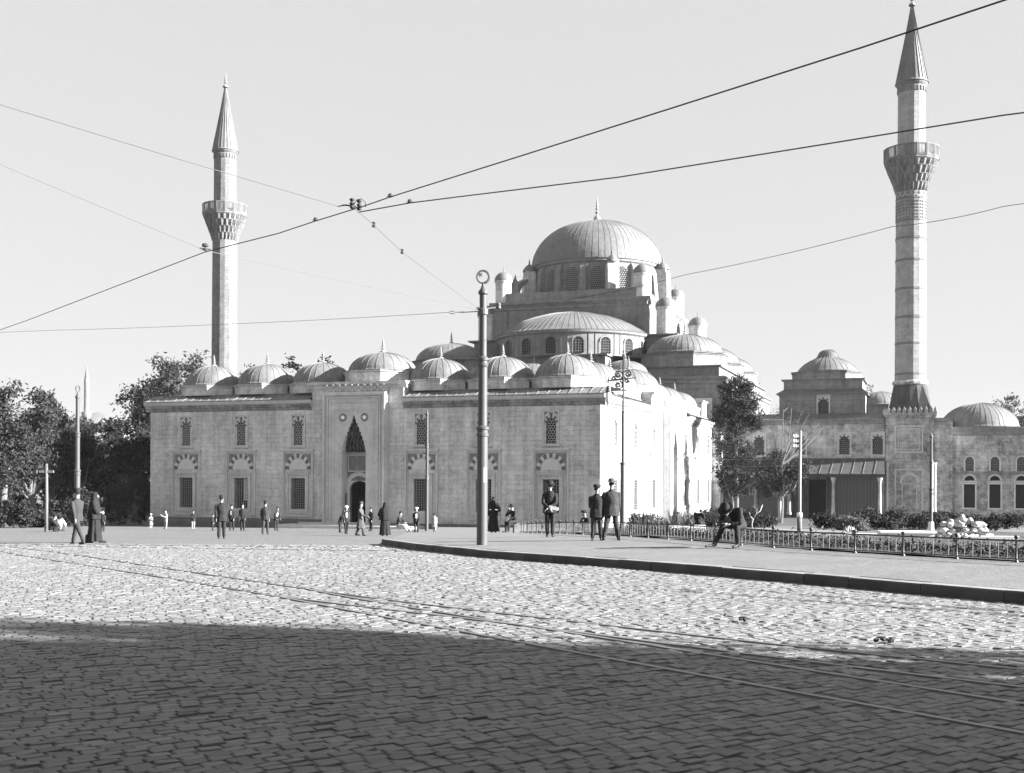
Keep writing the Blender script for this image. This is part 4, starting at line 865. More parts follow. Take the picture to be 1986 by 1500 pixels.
for c in AX:
    if a0 is None:
        mb = MB(); mb.box(-0.75, 0.75, -0.1, -0.004, -3.05, -2.9); ring(mb, -0.7, 0.7, -2.9, -0.25, 0.15, -0.05, -0.004, False); mb.box(-0.8, 0.8, -0.12, -0.004, -0.2, -0.08)
        for k in range(9): sector(mb, 0.5, 0.68, PI*k/9+.01, PI*(k+1)/9-.01, 0.02, -0.06, -0.004)
        for q in (-1, 1): mb.prism_y([(q*0.5, 0.5), (q*0.5, 0.03), (q*0.46, 0.2), (q*0.36, 0.36), (q*0.2, 0.46), (0, 0.5)], 0.0, 0.15)
        for k in range(9): sector(mb, 0.42, 0.56, PI*k/9+.01, PI*(k+1)/9-.01, 2.1, -0.05, -0.004)
        for q in (-1, 1): mb.box(min(q*0.42, q*0.56), max(q*0.42, q*0.56), -0.05, -0.004, 1.0, 2.1); mb.prism_y([(q*0.42, 2.5), (q*0.42, 2.1), (q*0.36, 2.3), (q*0.2, 2.46), (0, 2.5)], 0.0, 0.12)
        a0 = bl(mb, 'window', 'trim', annex, (c, 52.0, 0))
        g = MB(); lattice(g, -0.42, 0.46, 1.0, 2.5, 0.06, 0.1, 0.2, 0.028); bl(g, 'plaster_lattice', 'stone_dark', a0, top=False)
        p = MB(); p.box(-0.5, 0.5, 0.3, 0.34, 1.0, 2.5); p.box(-0.6, 0.6, 0.3, 0.34, -2.9, 0.5); bl(p, 'dark_opening', 'black', a0, top=False)
    else: copy_tree(a0, annex, (c, 52.0, ZO), 0.0)
# left wing, mostly behind the trees
lwing = root('side_wing'); tag(lwing, 'low stone wing at the foot of the left minaret behind the trees', 'wing building')
mb = MB(); mb.box(-62, -40.7, 49, 62, -4.6, 6.5); bl(mb, 'wall', 'stone_old', lwing)
mb = MB(); mb.box(-62.3, -40.7, 48.7, 62.3, 6.501, 6.7); bl(mb, 'cornice', 'stone_dark', lwing)

# ---- minarets
def minaret(name, x, y, label, base_detail, rs=1.0, inlays=True, zc=0.0):
    r = root(name); tag(r, label, 'minaret', 'the two minarets of the mosque'); cx, cy = x, y
    zsh = 10.45
    n = 16
    def L(prof, nm, mt, nn=n, smooth=False, rot=PI/16): 
        b = MB(); b.lathe(prof, nn, (cx, cy, 0), rot, rot+2*PI); return bl(b, nm, mt, r, smooth=smooth, sharp=25 if smooth else None)
    h = 2.43
    b = MB(); b.box(cx-h, cx+h, cy-h, cy+h, -4.6, 6.6); base = bl(b, 'base', 'stone_old', r)
    b = MB(); b.box(cx-h-.12, cx+h+.12, cy-h-.12, cy+h+.12, 6.601, 6.8); b.box(cx-h-.22, cx+h+.22, cy-h-.22, cy+h+.22, 6.801, 7.1); b.box(cx-h-.1, cx+h+.1, cy-h-.1, cy+h+.1, 1.9, 2.15); b.box(cx-h-.15, cx+h+.15, cy-h-.15, cy+h+.15, -4.6, -3.3)
    for k in range(9):
        for q in range(4):
            t = -h+0.27+k*0.54; dx, dy = ((t, -h-.1), (h+.1, t), (t, h+.1), (-h-.1, t))[q]
            b.add([(cx+dx-.17, cy+dy-.08, 7.1), (cx+dx+.17, cy+dy-.08, 7.1), (cx+dx+.17, cy+dy+.08, 7.1), (cx+dx-.17, cy+dy+.08, 7.1), (cx+dx-.2, cy+dy, 7.4), (cx+dx+.2, cy+dy, 7.4), (cx+dx, cy+dy, 7.8)], [(0, 1, 5, 6, 4), (2, 3, 4, 6, 5), (1, 2, 5), (3, 0, 4)])
    bl(b, 'base_cornice', 'stone_old', r)
    if base_detail:
        b = MB()
        for (mx, my, rz) in ((0, -h, 0), (h, 0, PI/2)):
            bb = MB(); ring(bb, -1.5, 1.35, 2.9, 5.75, 0.14, -0.1, -0.004); ring(bb, -1.2, 1.05, 3.2, 5.45, 0.1, -0.06, -0.004)
            ring(bb, -1.5, 1.35, -3.2, 1.2, 0.14, -0.08, -0.004, False)
            for k in range(9): sector(bb, 0.75, 0.98, PI*k/9+.02, PI*(k+1)/9-.02, -0.35, -0.05-0.02*(k % 2), -0.004, 1.2)
            ring(bb, -0.78, 0.78, -3.1, -0.36, 0.1, -0.05, -0.004, False)
            for q in (-1, 1): bb.lathe([(0.16, -3.3), (0.16, -3.1), (0.12, -3.0), (0.11, 1.3), (0.16, 1.5), (0.2, 1.88)], 8, (q*(h-0.2), -0.1, 0))
            c, s = math.cos(rz), math.sin(rz); bb.v = [(cx+mx+px*c-py*s, cy+my+px*s+py*c, pz) for px, py, pz in bb.v]; b.add(bb.v, bb.f)
        bl(b, 'base_panel', 'trim', r)
    # square to round transition
    b = MB(); sq = []; top = []
    for k in range(16):
        a = -PI/4*3+2*PI*k/16+0; d = Vector((math.cos(a), math.sin(a))); m = 2.35/max(abs(d.x), abs(d.y)); sq.append((cx+d.x*m, cy+d.y*m, 7.1)); top.append((cx+d.x*1.72*rs, cy+d.y*1.72*rs, 10.15))
    mid = [(a[0]*0.62+t[0]*0.38, a[1]*0.62+t[1]*0.38, 8.1) for a, t in zip(sq, top)]
    b.add(sq+mid+top, [(i, (i+1) % 16, 16+(i+1) % 16, 16+i) for i in range(16)]+[(16+i, 16+(i+1) % 16, 32+(i+1) % 16, 32+i) for i in range(16)]); bl(b, 'skirt', 'porchlead', r)
    L([(1.72*rs, 10.15), (1.86*rs, 10.25), (1.9*rs, 10.45), (1.78*rs, 10.6), (1.64*rs, 10.65)], 'ring_moulding', 'stone_old')
    st = 'minaret_stone' if inlays else 'minaret_grey'
    L([(1.63*rs, 10.6), (1.60*rs, 20), (1.57*rs, 30.8)], 'shaft', st)
    if inlays:
        for z in (11.2, 14.45, 17.25, 20.3, 23.35, 25.7): L([(1.64*rs, z), (1.645*rs, z+.03), (1.63*rs, z+.26), (1.6*rs, z+.28)], 'band', 'darkstone')
        b = MB()
        for row in range(6):
            for k in range(32):
                a = 2*PI*(k+0.5)/32; z = 27.95+0.34*row; b.obox((cx+1.575*math.cos(a), cy+1.575*math.sin(a), z), Vector((-math.sin(a), math.cos(a), 0)), Vector((math.cos(a), math.sin(a), 0)), Vector((0, 0, 1)), 0.07, 0.03, 0.09)
        for row in range(2):
            for k in range(16):
                a = 2*PI*(k+0.5*row)/16; z = 30.15+0.4*row; u = Vector((-math.sin(a), math.cos(a), 0)); w = Vector((math.cos(a), math.sin(a), 0)); cc = Vector((cx, cy, z))+w*1.58
                b.add([cc-u*0.2, cc+Vector((0, 0, 0.2)), cc+u*0.2, cc-Vector((0, 0, 0.2)), cc+w*0.04], [(0, 1, 4), (1, 2, 4), (2, 3, 4), (3, 0, 4)])
        tag(bl(b, 'stone_inlay', 'darkstone', r), kind='stuff')
        for z in (27.6, 29.95): L([(1.6, z), (1.62, z+.04), (1.62, z+.18), (1.57, z+.2)], 'band', 'darkstone')
    # balcony on muqarnas corbels
    b = MB(); tiers = [(30.9, 31.7, 1.62, 1.85), (31.7, 32.5, 1.85, 2.15), (32.5, 33.3, 2.15, 2.48), (33.3, 34.0, 2.45, 2.72)]
    for ti, (z0, z1, r0, r1) in enumerate(tiers):
        m = 24
        for k in range(m):
            a0_, a1_, am = [2*PI*(k+q+0.5*(ti % 2))/m for q in (0.06, 0.94, 0.5)]
            P_ = lambda rr, aa, z: (cx+rr*math.cos(aa), cy+rr*math.sin(aa), z)
            b.add([P_(r0-.12, a0_, z0), P_(r0-.12, a1_, z0), P_(r1, a0_, z1), P_(r1, a1_, z1), P_(r0+.04, am, z0-.1), P_(r1+.04, am, z1-.12), P_(r0-.3, a0_, z1), P_(r0-.3, a1_, z1)],
                  [(0, 4, 5, 2), (4, 1, 3, 5), (0, 2, 6), (1, 7, 3), (2, 5, 3, 7, 6)])
        b.lathe([(r0-.1, z0-.05), (r1-.22, z1-.02)], 32, (cx, cy, 0))
        b.lathe([(r1-.3, z1-.06), (r1+.05, z1-.05), (r1+.05, z1+.02), (r1-.3, z1+.03)], 32, (cx, cy, 0))
    bl(b, 'balcony_corbel', 'carved', r)
    b = MB(); b.lathe([(1.4, 34.02), (2.84, 34.02), (2.84, 34.25), (1.4, 34.26)], 16, (cx, cy, 0), PI/16, PI/16+2*PI); bl(b, 'balcony_floor', 'carved', r)
    for k in range(16):
        a = PI/16+2*PI*(k+0.5)/16; ax = Vector((math.cos(a), math.sin(a), 0)); ay = Vector((-ax.y, ax.x, 0)); pb = MB(); w = 0.545
        pb.obox((0, 0, 0.03), ay, ax, Vector((0, 0, 1)), w, 0.06, 0.06); pb.obox((0, 0, 1.17), ay, ax, Vector((0, 0, 1)), w, 0.07, 0.06)
        for q in (-1, 1): pb.obox(ay*q*(w-0.06), ay, ax, Vector((0, 0, 1)), 0.06, 0.06, 0.0) if False else pb.obox(ay*q*(w-0.06)+Vector((0, 0, 0.6)), ay, ax, Vector((0, 0, 1)), 0.06, 0.06, 0.52)
        for i in range(3):
            for j in range(4): 
                c = ay*(-0.29+0.29*i)+Vector((0, 0, 0.22+0.25*j)); pb.obox(c, (ay+Vector((0, 0, 1))).normalized(), ax, (ay-Vector((0, 0, 1))).normalized(), 0.16, 0.03, 0.035); pb.obox(c, (ay-Vector((0, 0, 1))).normalized(), ax, (ay+Vector((0, 0, 1))).normalized(), 0.16, 0.03, 0.035)
        bl(pb, 'balcony_panel', 'carved', r, (cx+ax.x*2.78, cy+ax.y*2.78, 34.26))
    L([(1.44*rs, 34.2), (1.42*rs, 42.2)], 'upper_shaft', st)
    b = MB(); 
    for k in range(24): a = 2*PI*k/24; b.obox((cx+1.45*math.cos(a), cy+1.45*math.sin(a), 41.75), Vector((-math.sin(a), math.cos(a), 0)), Vector((math.cos(a), math.sin(a), 0)), Vector((0, 0, 1)), 0.1, 0.05, 0.25)
    b.lathe([(1.42, 42.1), (1.62, 42.35), (1.66, 42.55), (1.4, 42.6)], 24, (cx, cy, 0)); bl(b, 'frieze', 'carved', r)
    b = MB(); b.lathe([(1.74, 42.5), (1.62, 42.75), (1.2, 44.9), (0.62, 47.9), (0.12, 50.8), (0.05, 51.2)], 24, (cx, cy, 0)); cone = bl(b, 'cone', 'lead', r)
    s = MB()
    for k in range(24): a = 2*PI*k/24; s.tube([(cx+q*math.cos(a), cy+q*math.sin(a), z) for q, z in ((1.63, 42.75), (1.21, 44.9), (0.63, 47.9), (0.13, 50.8))], 0.045, 4, False)
    bl(s, 'lead_seam', 'leadseam', cone, top=False)
    f = finial_mb(2.0, sc=1.2); bl(f, 'finial', 'gilt', cone, (cx, cy, 51.0), top=False)
    return r
M['minaret_stone'] = mat('minaret_limestone', 0.235, kind='ashlar', amt=0.6, bump=0.02, streak=0.35, bw_=0.9, bh_=0.42)
M['minaret_grey'] = mat('minaret_grey_limestone', 0.15, kind='ashlar', amt=0.6, bump=0.02, streak=0.4, bw_=0.9, bh_=0.42)
minaret('minaret', 20.27, 51.4, 'tall minaret with dark stone bands and inlaid shaft on a panelled square base', True)
minaret('minaret', -64.6, 50.0, 'plain pale minaret rising behind the trees at left, its cone in full view', False, 1.0, False)
# far mosque on the skyline
fm = empty('distant_mosque', (-254, 700, 0)); tag(fm, 'distant mosque with one thin minaret beyond the left trees', 'mosque')
b = MB(); b.lathe([(26, -2), (26, 24), (24, 30), (18, 37), (10, 42), (0.5, 44)], 32, (-3, 25, 0)); b.build('dome', 'lead', fm, smooth=True)
b = MB(); b.box(-50, 25, 0, 60, -2, 16); b.build('wall', 'stone_dark', fm)
b = MB(); b.lathe([(2.0, -2), (1.8, 38), (2.9, 41), (2.9, 42.5), (1.5, 42.7), (1.4, 60), (1.6, 60.4), (0.1, 70)], 12, (0, -5, 0)); b.build('minaret_shaft', 'minaret_grey', fm)

# ------------------------------------------------------------------ trees and plants
def leaf_cloud(blobs, n, size, seed, cl=26, spread=0.32, flat=0.5, shell=0.55):
    rg = np.random.default_rng(seed); blobs = np.array(blobs, float)
    vol = blobs[:, 3]*blobs[:, 4]*blobs[:, 5]; pick = rg.choice(len(blobs), max(1, n//cl), p=(vol**0.75)/(vol**0.75).sum())
    d = rg.normal(size=(len(pick), 3)); d /= np.linalg.norm(d, axis=1)[:, None]; rr = rg.random(len(pick))**shell
    C = blobs[pick, :3]+d*rr[:, None]*blobs[pick, 3:6]
    C = np.repeat(C, cl, 0)+rg.normal(size=(len(pick)*cl, 3))*spread*np.array((1, 1, 0.7))
    m = len(C); nrm = rg.normal(size=(m, 3)); nrm[:, 2] += flat; nrm /= np.linalg.norm(nrm, axis=1)[:, None]
    t = rg.normal(size=(m, 3)); u = np.cross(nrm, t); u /= np.linalg.norm(u, axis=1)[:, None]; w = np.cross(nrm, u)
    s = size*rg.uniform(0.6, 1.25, m)[:, None]
    V = np.stack((C-u*s, C-w*s*0.42+nrm*s*0.12, C+u*s, C+w*s*0.42+nrm*s*0.12), 1).reshape(-1, 3)
    return V, np.arange(m*4).reshape(-1, 4)
def tree(name, x, y, label, crown, n, size, leafm='leaf', barkm='bark', trunk_r=0.3, group=None, seed=1, cat='tree', limbs=9, cl=26, spread=0.32, gz=None, shell=0.55, twig=True, split=0.35):
    rg = random.Random(seed); z0 = (zg(x, y) if gz is None else gz)-0.1
    r = empty(name, (x, y, z0)); tag(r, label, cat, group)
    top = max(c[2]+c[5] for c in crown); b = MB()
    cz = sum(c[2] for c in crown)/len(crown)
    fork = max(0.5, min(c[2]-c[5]*0.8 for c in crown))
    b.tube([(0, 0, 0), (0.08, 0.03, fork*0.3), (rg.uniform(-.15, .15), rg.uniform(-.15, .15), fork*0.75), (rg.uniform(-.2, .2), 0, fork), (0, 0, (fork+cz)/2)], [trunk_r*1.25, trunk_r, trunk_r*0.85, trunk_r*0.8, trunk_r*0.5], 8)
    for k in range(limbs):
        c = crown[k % len(crown)]; e = Vector((c[0]+rg.uniform(-.7, .7)*c[3], c[1]+rg.uniform(-.7, .7)*c[4], c[2]+rg.uniform(-.3, .8)*c[5])); s = Vector((0, 0, fork*rg.uniform(0.75, 1.1)))
        m = s.lerp(e, 0.5)+Vector((rg.uniform(-.3, .3), rg.uniform(-.3, .3), -0.15*(e-s).length)); b.tube([s, m, e], [trunk_r*0.5, trunk_r*0.28, 0.03], 6)
        if twig:
            for q in range(3):
                f = m.lerp(e, rg.uniform(.2, .9)); g = f+Vector((rg.uniform(-1, 1)*c[3]*.6, rg.uniform(-1, 1)*c[4]*.6, rg.uniform(-.1, .7)*c[5])); b.tube([f, f.lerp(g, .5)+Vector((0, 0, -.1)), g], [0.06, 0.04, 0.015], 5)
    b.build('trunk', barkm, r, smooth=True)
    if n:
        V, Fq = leaf_cloud(crown, n, size, seed, cl, spread, shell=shell)
        from_np('crown', V, Fq, leafm, r)
    return r
def at(px, Z): return ((px-993)/2260.0*Z, Z)
GT = 'trees standing left of the courtyard'
def H(ypx, Z): return (928-ypx)/2260.0*Z+EYE          # height of something seen at that level and distance
def ltree(px, Z, ytop, hw, label, n, size, seed, **k):
    x, y = at(px, Z); z0 = zg(x, y); h = H(ytop, Z)-z0; w = hw/2260.0*Z; rg = random.Random(seed)
    cr = [(0, 0, h*0.50, w*0.85, w*0.85, h*0.30)]
    for q in range(6): a = 2*PI*q/6+rg.random(); cr.append((w*0.6*math.cos(a), w*0.6*math.sin(a), h*rg.uniform(.35, .72), w*.5, w*.5, h*.18))
    for q in range(5): cr.append((w*rg.uniform(-.55, .55), w*rg.uniform(-.5, .5), h*rg.uniform(.74, .89), w*.33, w*.33, h*.10))
    return tree('tree', x, y, label, cr, n, size, seed=seed, group=GT if px < 700 else None, trunk_r=0.35, **k)
ltree(332, 121, 678, 84, 'tall spreading tree behind the left corner of the courtyard', 15000, 0.24, 21, leafm='leaf_light', spread=0.45)
ltree(262, 109, 728, 52, 'leafy tree hard against the left end of the courtyard wall', 9000, 0.20, 22, spread=0.4)
ltree(205, 118, 800, 55, 'low dark tree below the distant minaret', 8000, 0.22, 23)
ltree(150, 104, 815, 50, 'dark round tree behind the tall pole at left', 8000, 0.2, 24)
ltree(100, 112, 770, 48, 'dark tree behind the wooden cross-arm post', 8000, 0.2, 25)
ltree(62, 97, 742, 46, 'taller pale-leaved tree near the left edge', 8000, 0.2, 26, leafm='leaf_light')
ltree(5, 92, 735, 50, 'leftmost tree of the row beside the square', 8000, 0.2, 27)
ltree(-70, 90, 760, 60, 'tree beyond the left edge', 5000, 0.22, 28)
ltree(462, 158, 690, 62, 'dark tree at the foot of the left minaret', 8000, 0.26, 29, leafm='leaf_dark')
ltree(600, 160, 684, 62, 'thin-leaved tree showing between the front domes', 7000, 0.26, 30, leafm='leaf_light')
ltree(540, 165, 700, 40, 'small tree behind the second front dome', 4000, 0.26, 31, leafm='leaf_light')
def shrub(px, Z, ytop, hw, label, n, size, seed, leafm='leaf_dark', name='bush', cat='bush', group=None, dz=1.0):
    x, y = at(px, Z); z0 = zg(x, y); h = max(0.5, H(ytop, Z)-z0); w = hw/2260.0*Z; rg = random.Random(seed)
    cr = [(w*rg.uniform(-.75, .75), w*0.5*dz*rg.uniform(-.8, .8), h*rg.uniform(.25, .68), w*rg.uniform(.28, .5), w*.4*dz, h*rg.uniform(.25, .32)) for q in range(9)]
    return tree(name, x, y, label, cr, n, size, leafm=leafm, seed=seed, cat=cat, group=group, trunk_r=0.05, limbs=6, spread=0.16, twig=False)
for i, (px, Z, yt, hw, lb) in enumerate([(75, 86, 985, 40, 'ragged bush beside the wooden cross-arm post'), (118, 92, 960, 34, 'dark bush behind the squatting man in white'), (160, 90, 930, 40, 'broad dark bush behind the tall pole at left'), (215, 96, 925, 44, 'dark bush left of the courtyard corner'), (262, 100, 905, 36, 'dark undergrowth bush touching the courtyard corner'), (25, 84, 960, 40, 'bush at the left edge of the square')]):
    shrub(px, Z, yt, hw, lb, 3500, 0.15, 40+i, group='bushes under the left trees', dz=0.6)
V, Fq = leaf_cloud([(at(px, 122)[0], 122+4*math.sin(px), EYE-2.0+1.2*math.sin(px*.3), 3.2, 2.0, 2.6) for px in range(-90, 330, 30)], 16000, 0.22, 99, 26, 0.4)
o = from_np('undergrowth', V, Fq, 'leaf_dark'); tag(o, 'dark mass of undergrowth closing the view under the left trees', 'undergrowth', kind='stuff')
# right garden trees
def rcrown(px, Z, label, blobs, n, size, seed, **k):
    x, y = at(px, Z); z0 = zg(x, y); cr = []
    for bx, by, rx, rz in blobs: cr.append(((bx-px)/2260*Z, random.Random(bx).uniform(-.6, .6), H(by, Z)-z0, rx/2260*Z, rx/2260*Z, rz/2260*Z))
    return tree('tree', x, y, label, cr, n, size, seed=seed, **k)
rcrown(1428, 116, 'dense dark evergreen tree at the corner of the prayer hall', [(1428, 780, 36, 44), (1405, 800, 24, 30), (1455, 790, 26, 34), (1440, 748, 24, 24), (1415, 750, 20, 22), (1395, 815, 16, 18), (1462, 815, 20, 20), (1428, 735, 14, 12), (1425, 825, 26, 20)], 14500, 0.13, 51, leafm='leaf_dark', trunk_r=0.2, spread=0.22, limbs=8)
rcrown(1418, 112, 'ragged leafy tree before the left half of the porch', [(1400, 870, 26, 26), (1430, 890, 34, 26), (1402, 910, 26, 24), (1440, 925, 30, 18), (1450, 870, 22, 20), (1395, 845, 16, 18), (1425, 850, 22, 20), (1455, 905, 24, 22), (1405, 935, 26, 20), (1470, 930, 24, 20), (1435, 950, 30, 16)], 8500, 0.13, 52, leafm='leaf_dark', trunk_r=0.14, spread=0.24)
rcrown(1512, 108, 'half bare tree with pale forked trunk before the porch', [(1500, 925, 36, 26), (1525, 900, 26, 20), (1480, 905, 24, 20), (1545, 915, 22, 16), (1490, 945, 28, 16), (1520, 935, 30, 18), (1555, 900, 16, 14), (1500, 880, 24, 16)], 6500, 0.13, 53, leafm='leaf_dark', barkm='barkpale', trunk_r=0.2, spread=0.28)
x, y = at(1516, 107.5); z0 = zg(x, y); b = MB(); rg = random.Random(5)
for (ex, ey) in ((1585, 818), (1572, 832), (1560, 800), (1545, 795), (1528, 790), (1508, 795), (1495, 820), (1600, 822), (1535, 830)):
    e = Vector(((ex-1512)/2260*108, rg.uniform(-1.5, 1.5), H(ey, 108)-z0)); s = Vector((0, 0, H(900, 108)-z0)); m = s.lerp(e, .45)+Vector((rg.uniform(-.3, .3), 0, -0.3))
    b.tube([s, m, e], [0.09, 0.06, 0.02], 5)
    for q in range(5):
        f = m.lerp(e, rg.uniform(.1, .95)); b.tube([f, f+Vector((rg.uniform(-.8, .8), rg.uniform(-.5, .5), rg.uniform(.1, .8)))], [0.03, 0.01], 4)
bare = empty('tree', (x, y, z0)); tag(bare, 'bare-branched sapling spreading thin twigs above the porch roof', 'tree')
b.tube([(0, 0, 0), (0.1, 0, 1.5), (0, 0, H(900, 108)-z0)], [0.13, 0.11, 0.09], 7); b.build('trunk', 'bark', bare)
V, Fq = leaf_cloud([(1.5, 0, H(812, 108)-z0, 2.0, 1.2, .8), (-.3, 0, H(800, 108)-z0, 1.2, 1, .6)], 700, 0.08, 9, 6, 0.3); from_np('crown', V, Fq, 'leaf', bare)
ltree(1905, 165, 758, 48, 'sparse tree rising behind the dome at the right edge', 3500, 0.24, 54, leafm='leaf_light')
ltree(1960, 170, 745, 50, 'tree at the far right behind the domed building', 4500, 0.24, 55, leafm='leaf_light')
ltree(1690, 160, 735, 18, 'small dark conifer between the knobbed dome and the minaret', 2500, 0.2, 56, leafm='leaf_dark')
for i, (px, Z, yt, hw, lb, lm) in enumerate([(1400, 97, 985, 46, 'dark hedge under the evergreen tree', 'leaf_dark'), (1470, 92, 988, 42, 'dark hedge behind the hunched seated man', 'leaf_dark'), (1630, 78, 993, 40, 'rounded dark hedge in front of the porch door', 'leaf_dark'), (1695, 80, 985, 50, 'tall dark hedge before the minaret base', 'leaf_dark'),
        (1765, 84, 985, 52, 'dark hedge left of the thin iron pole', 'leaf_dark'), (1850, 86, 988, 50, 'dark hedge behind the white rockery', 'leaf_dark'), (1930, 86, 988, 50, 'dark hedge at the right edge of the garden', 'leaf_dark'), (1655, 66, 1004, 18, 'small pale flowering shrub before the hedge', 'leaf_pale'), (1740, 100, 988, 60, 'shrubbery along the foot of the wing', 'leaf_dark')]):
    shrub(px, Z, yt-6 if 'hedge' in lb else yt, hw*1.25 if 'hedge' in lb else hw, lb, 7500 if 'hedge' in lb else 4200, 0.10, 60+i, leafm=lm, name='hedge' if 'hedge' in lb else 'bush', cat='hedge' if 'hedge' in lb else 'bush', dz=0.8)
for i, (px, Z, yt, hw, lb) in enumerate([(1236, 66, 985, 14, 'bright leafy bush right of the scrollwork lamp post'), (1262, 68, 990, 14, 'second bright bush along the sunlit side wall'), (1288, 70, 988, 16, 'bright bush below the side portal'), (1318, 71, 986, 16, 'bright bush right of the side portal'), (1345, 73, 988, 14, 'bright bush at the end of the sunlit wall')]):
    shrub(px, Z, yt, hw, lb, 1600, 0.09, 80+i, leafm='leaf_pale', group='bright bushes along the side wall')
def spiky(px, Z, hgt, label, seed, n=26, mat_='leaf_pale', stem=0.0):
    x, y = at(px, Z); z0 = zg(x, y); rg = random.Random(seed); r = empty('spiky_plant', (x, y, z0)); tag(r, label, 'plant', 'spiky garden plants')
    b = MB()
    for k in range(n):
        a = rg.uniform(0, 2*PI); el = rg.uniform(0.25, 1.4); ln = hgt*rg.uniform(.7, 1.1); d = Vector((math.cos(a)*math.cos(el), math.sin(a)*math.cos(el), math.sin(el))); w = Vector((-math.sin(a), math.cos(a), 0))*0.05*hgt
        s = Vector((0, 0, stem)); m = s+d*ln*.55; e = s+d*ln+Vector((0, 0, -0.18*ln*math.cos(el))); b.add([s-w*.6, s+w*.6, m+w, m-w, e], [(0, 1, 2, 3), (3, 2, 4)])
    b.build('leaf_rosette', mat_, r)
    if stem: t = MB(); t.tube([(0, 0, -0.1), (0.03, 0, stem)], [0.06, 0.05], 6); t.build('stem', 'barkpale', r)
for i, (px, Z, hh, lb) in enumerate([(1248, 60, 1.5, 'large spiky rosette nearest the lamp post'), (1306, 64, 1.6, 'spiky plant below the side doorway'), (1330, 66, 1.4, 'spiky plant at the far end of the bed'), (1275, 62, 1.0, 'low spiky plant in the middle of the bright bed')]): spiky(px, Z, hh, lb, 90+i)
# bare forked shrub beside the seated man
x, y = at(1461, 52); z0 = zg(x, y); b = MB(); r = empty('shrub', (x, y, z0)); tag(r, 'bare forked shrub with pale stems right of the hunched seated man', 'shrub')
q = lambda px, py: ((px-1461)/2260*52, random.uniform(-.1, .1), H(py, 52)-z0)
b.tube([q(1461, 1036), q(1459, 1015), q(1462, 1004)], [0.035, 0.03, 0.03], 6); b.tube([q(1462, 1004), q(1466, 995), q(1474, 989), q(1480, 977)], [0.03, 0.03, 0.03, 0.015], 6); b.tube([q(1461, 1006), q(1455, 999), q(1453, 992)], [0.03, 0.028, 0.02], 6); b.tube([q(1466, 996), q(1468, 985)], [0.02, 0.01], 5)
b.build('stem', 'barkpale', r, smooth=True)
rgs = random.Random(4); b = MB()
for k in range(16):
    a = rgs.uniform(0, 2*PI); c = Vector(q(1468, 984)); d = Vector((math.cos(a), .3*math.sin(a), abs(math.sin(a))*.6+.2))*rgs.uniform(.15, .34); w = Vector((0, .02, .03)); b.add([c-w, c+w, c+d], [(0, 1, 2)])
b.build('leaf_tuft', 'leaf_pale', r)
# low leafy border behind the fence, and grass tufts
def border(name, label, rng, n, size, seed, mt, off=(0.5, 1.2), hgt=0.22):
    rg = np.random.default_rng(seed); fp = np.array([(p.x, p.y) for p in FP]); fp = fp[(fp[:, 1] > rng[0]) & (fp[:, 1] < rng[1])]
    k = rg.integers(0, len(fp), n); x = fp[k, 0]+rg.uniform(off[0], off[1], n)+rg.normal(0, .1, n); y = fp[k, 1]+rg.uniform(0, .8, n)
    z = np.array([zpave(a, b_) for a, b_ in zip(x, y)])+0.03+np.abs(rg.normal(0, hgt*.5, n))
    C = np.stack((x, y, z), 1); nr = rg.normal(size=(n, 3)); nr[:, 2] += .4; nr /= np.linalg.norm(nr, axis=1)[:, None]; u = np.cross(nr, rg.normal(size=(n, 3))); u /= np.linalg.norm(u, axis=1)[:, None]; w = np.cross(nr, u); s = size*rg.uniform(.6, 1.2, n)[:, None]
    V = np.stack((C-u*s, C-w*s*.5, C+u*s, C+w*s*.5), 1).reshape(-1, 3); o = from_np(name, V, np.arange(n*4).reshape(-1, 4), mt); tag(o, label, 'plants', kind='stuff')
border('ivy_border', 'low dark ivy border just behind the iron fence', (21, 40), 7000, 0.045, 5, 'leaf_dark', (0.7, 1.9), 0.22)
border('flower_border', 'pale low flowers further back behind the fence', (24, 40), 2500, 0.05, 6, 'leaf_pale', (2.0, 3.2), 0.2)

# ------------------------------------------------------------------ fence, garden stones
fence = empty('garden_fence', (5.9, 29.3, zpave(5.9, 29.3))); tag(fence, 'low black iron garden fence with knobbed posts curving along the pavement', 'fence')
fl = fence.location
FR = resample(FENCE, 0.15); cum = [0]
for a, b in zip(FR[:-1], FR[1:]): cum.append(cum[-1]+(b-a).length)
def fpt(s):
    s = max(0, min(cum[-1]-1e-4, s)); i = int(np.searchsorted(cum, s, side='right'))-1; i = min(i, len(FR)-2); t = (s-cum[i])/(cum[i+1]-cum[i]); p = FR[i].lerp(FR[i+1], t); d = (FR[i+1]-FR[i]).normalized(); return p, d
pm = MB(); pm.lathe([(0.05, -0.02), (0.05, 0.01), (0.022, 0.05), (0.02, 0.40), (0.03, 0.42), (0.02, 0.44), (0.04, 0.475), (0.045, 0.50), (0.03, 0.525), (0.005, 0.53)], 8)
bm_ = MB(); bm_.tube([(0, 0, 0.06), (0, 0, 0.34), (0.0, 0, 0.38)], [0.009, 0.009, 0.009], 5); bm_.tube([(0, 0, 0.33), (0.02, 0, 0.375), (0.05, 0, 0.385), (0.06, 0, 0.36)], 0.008, 4)
step = 1.32; npost = int(cum[-1]/step); post0 = bal0 = None
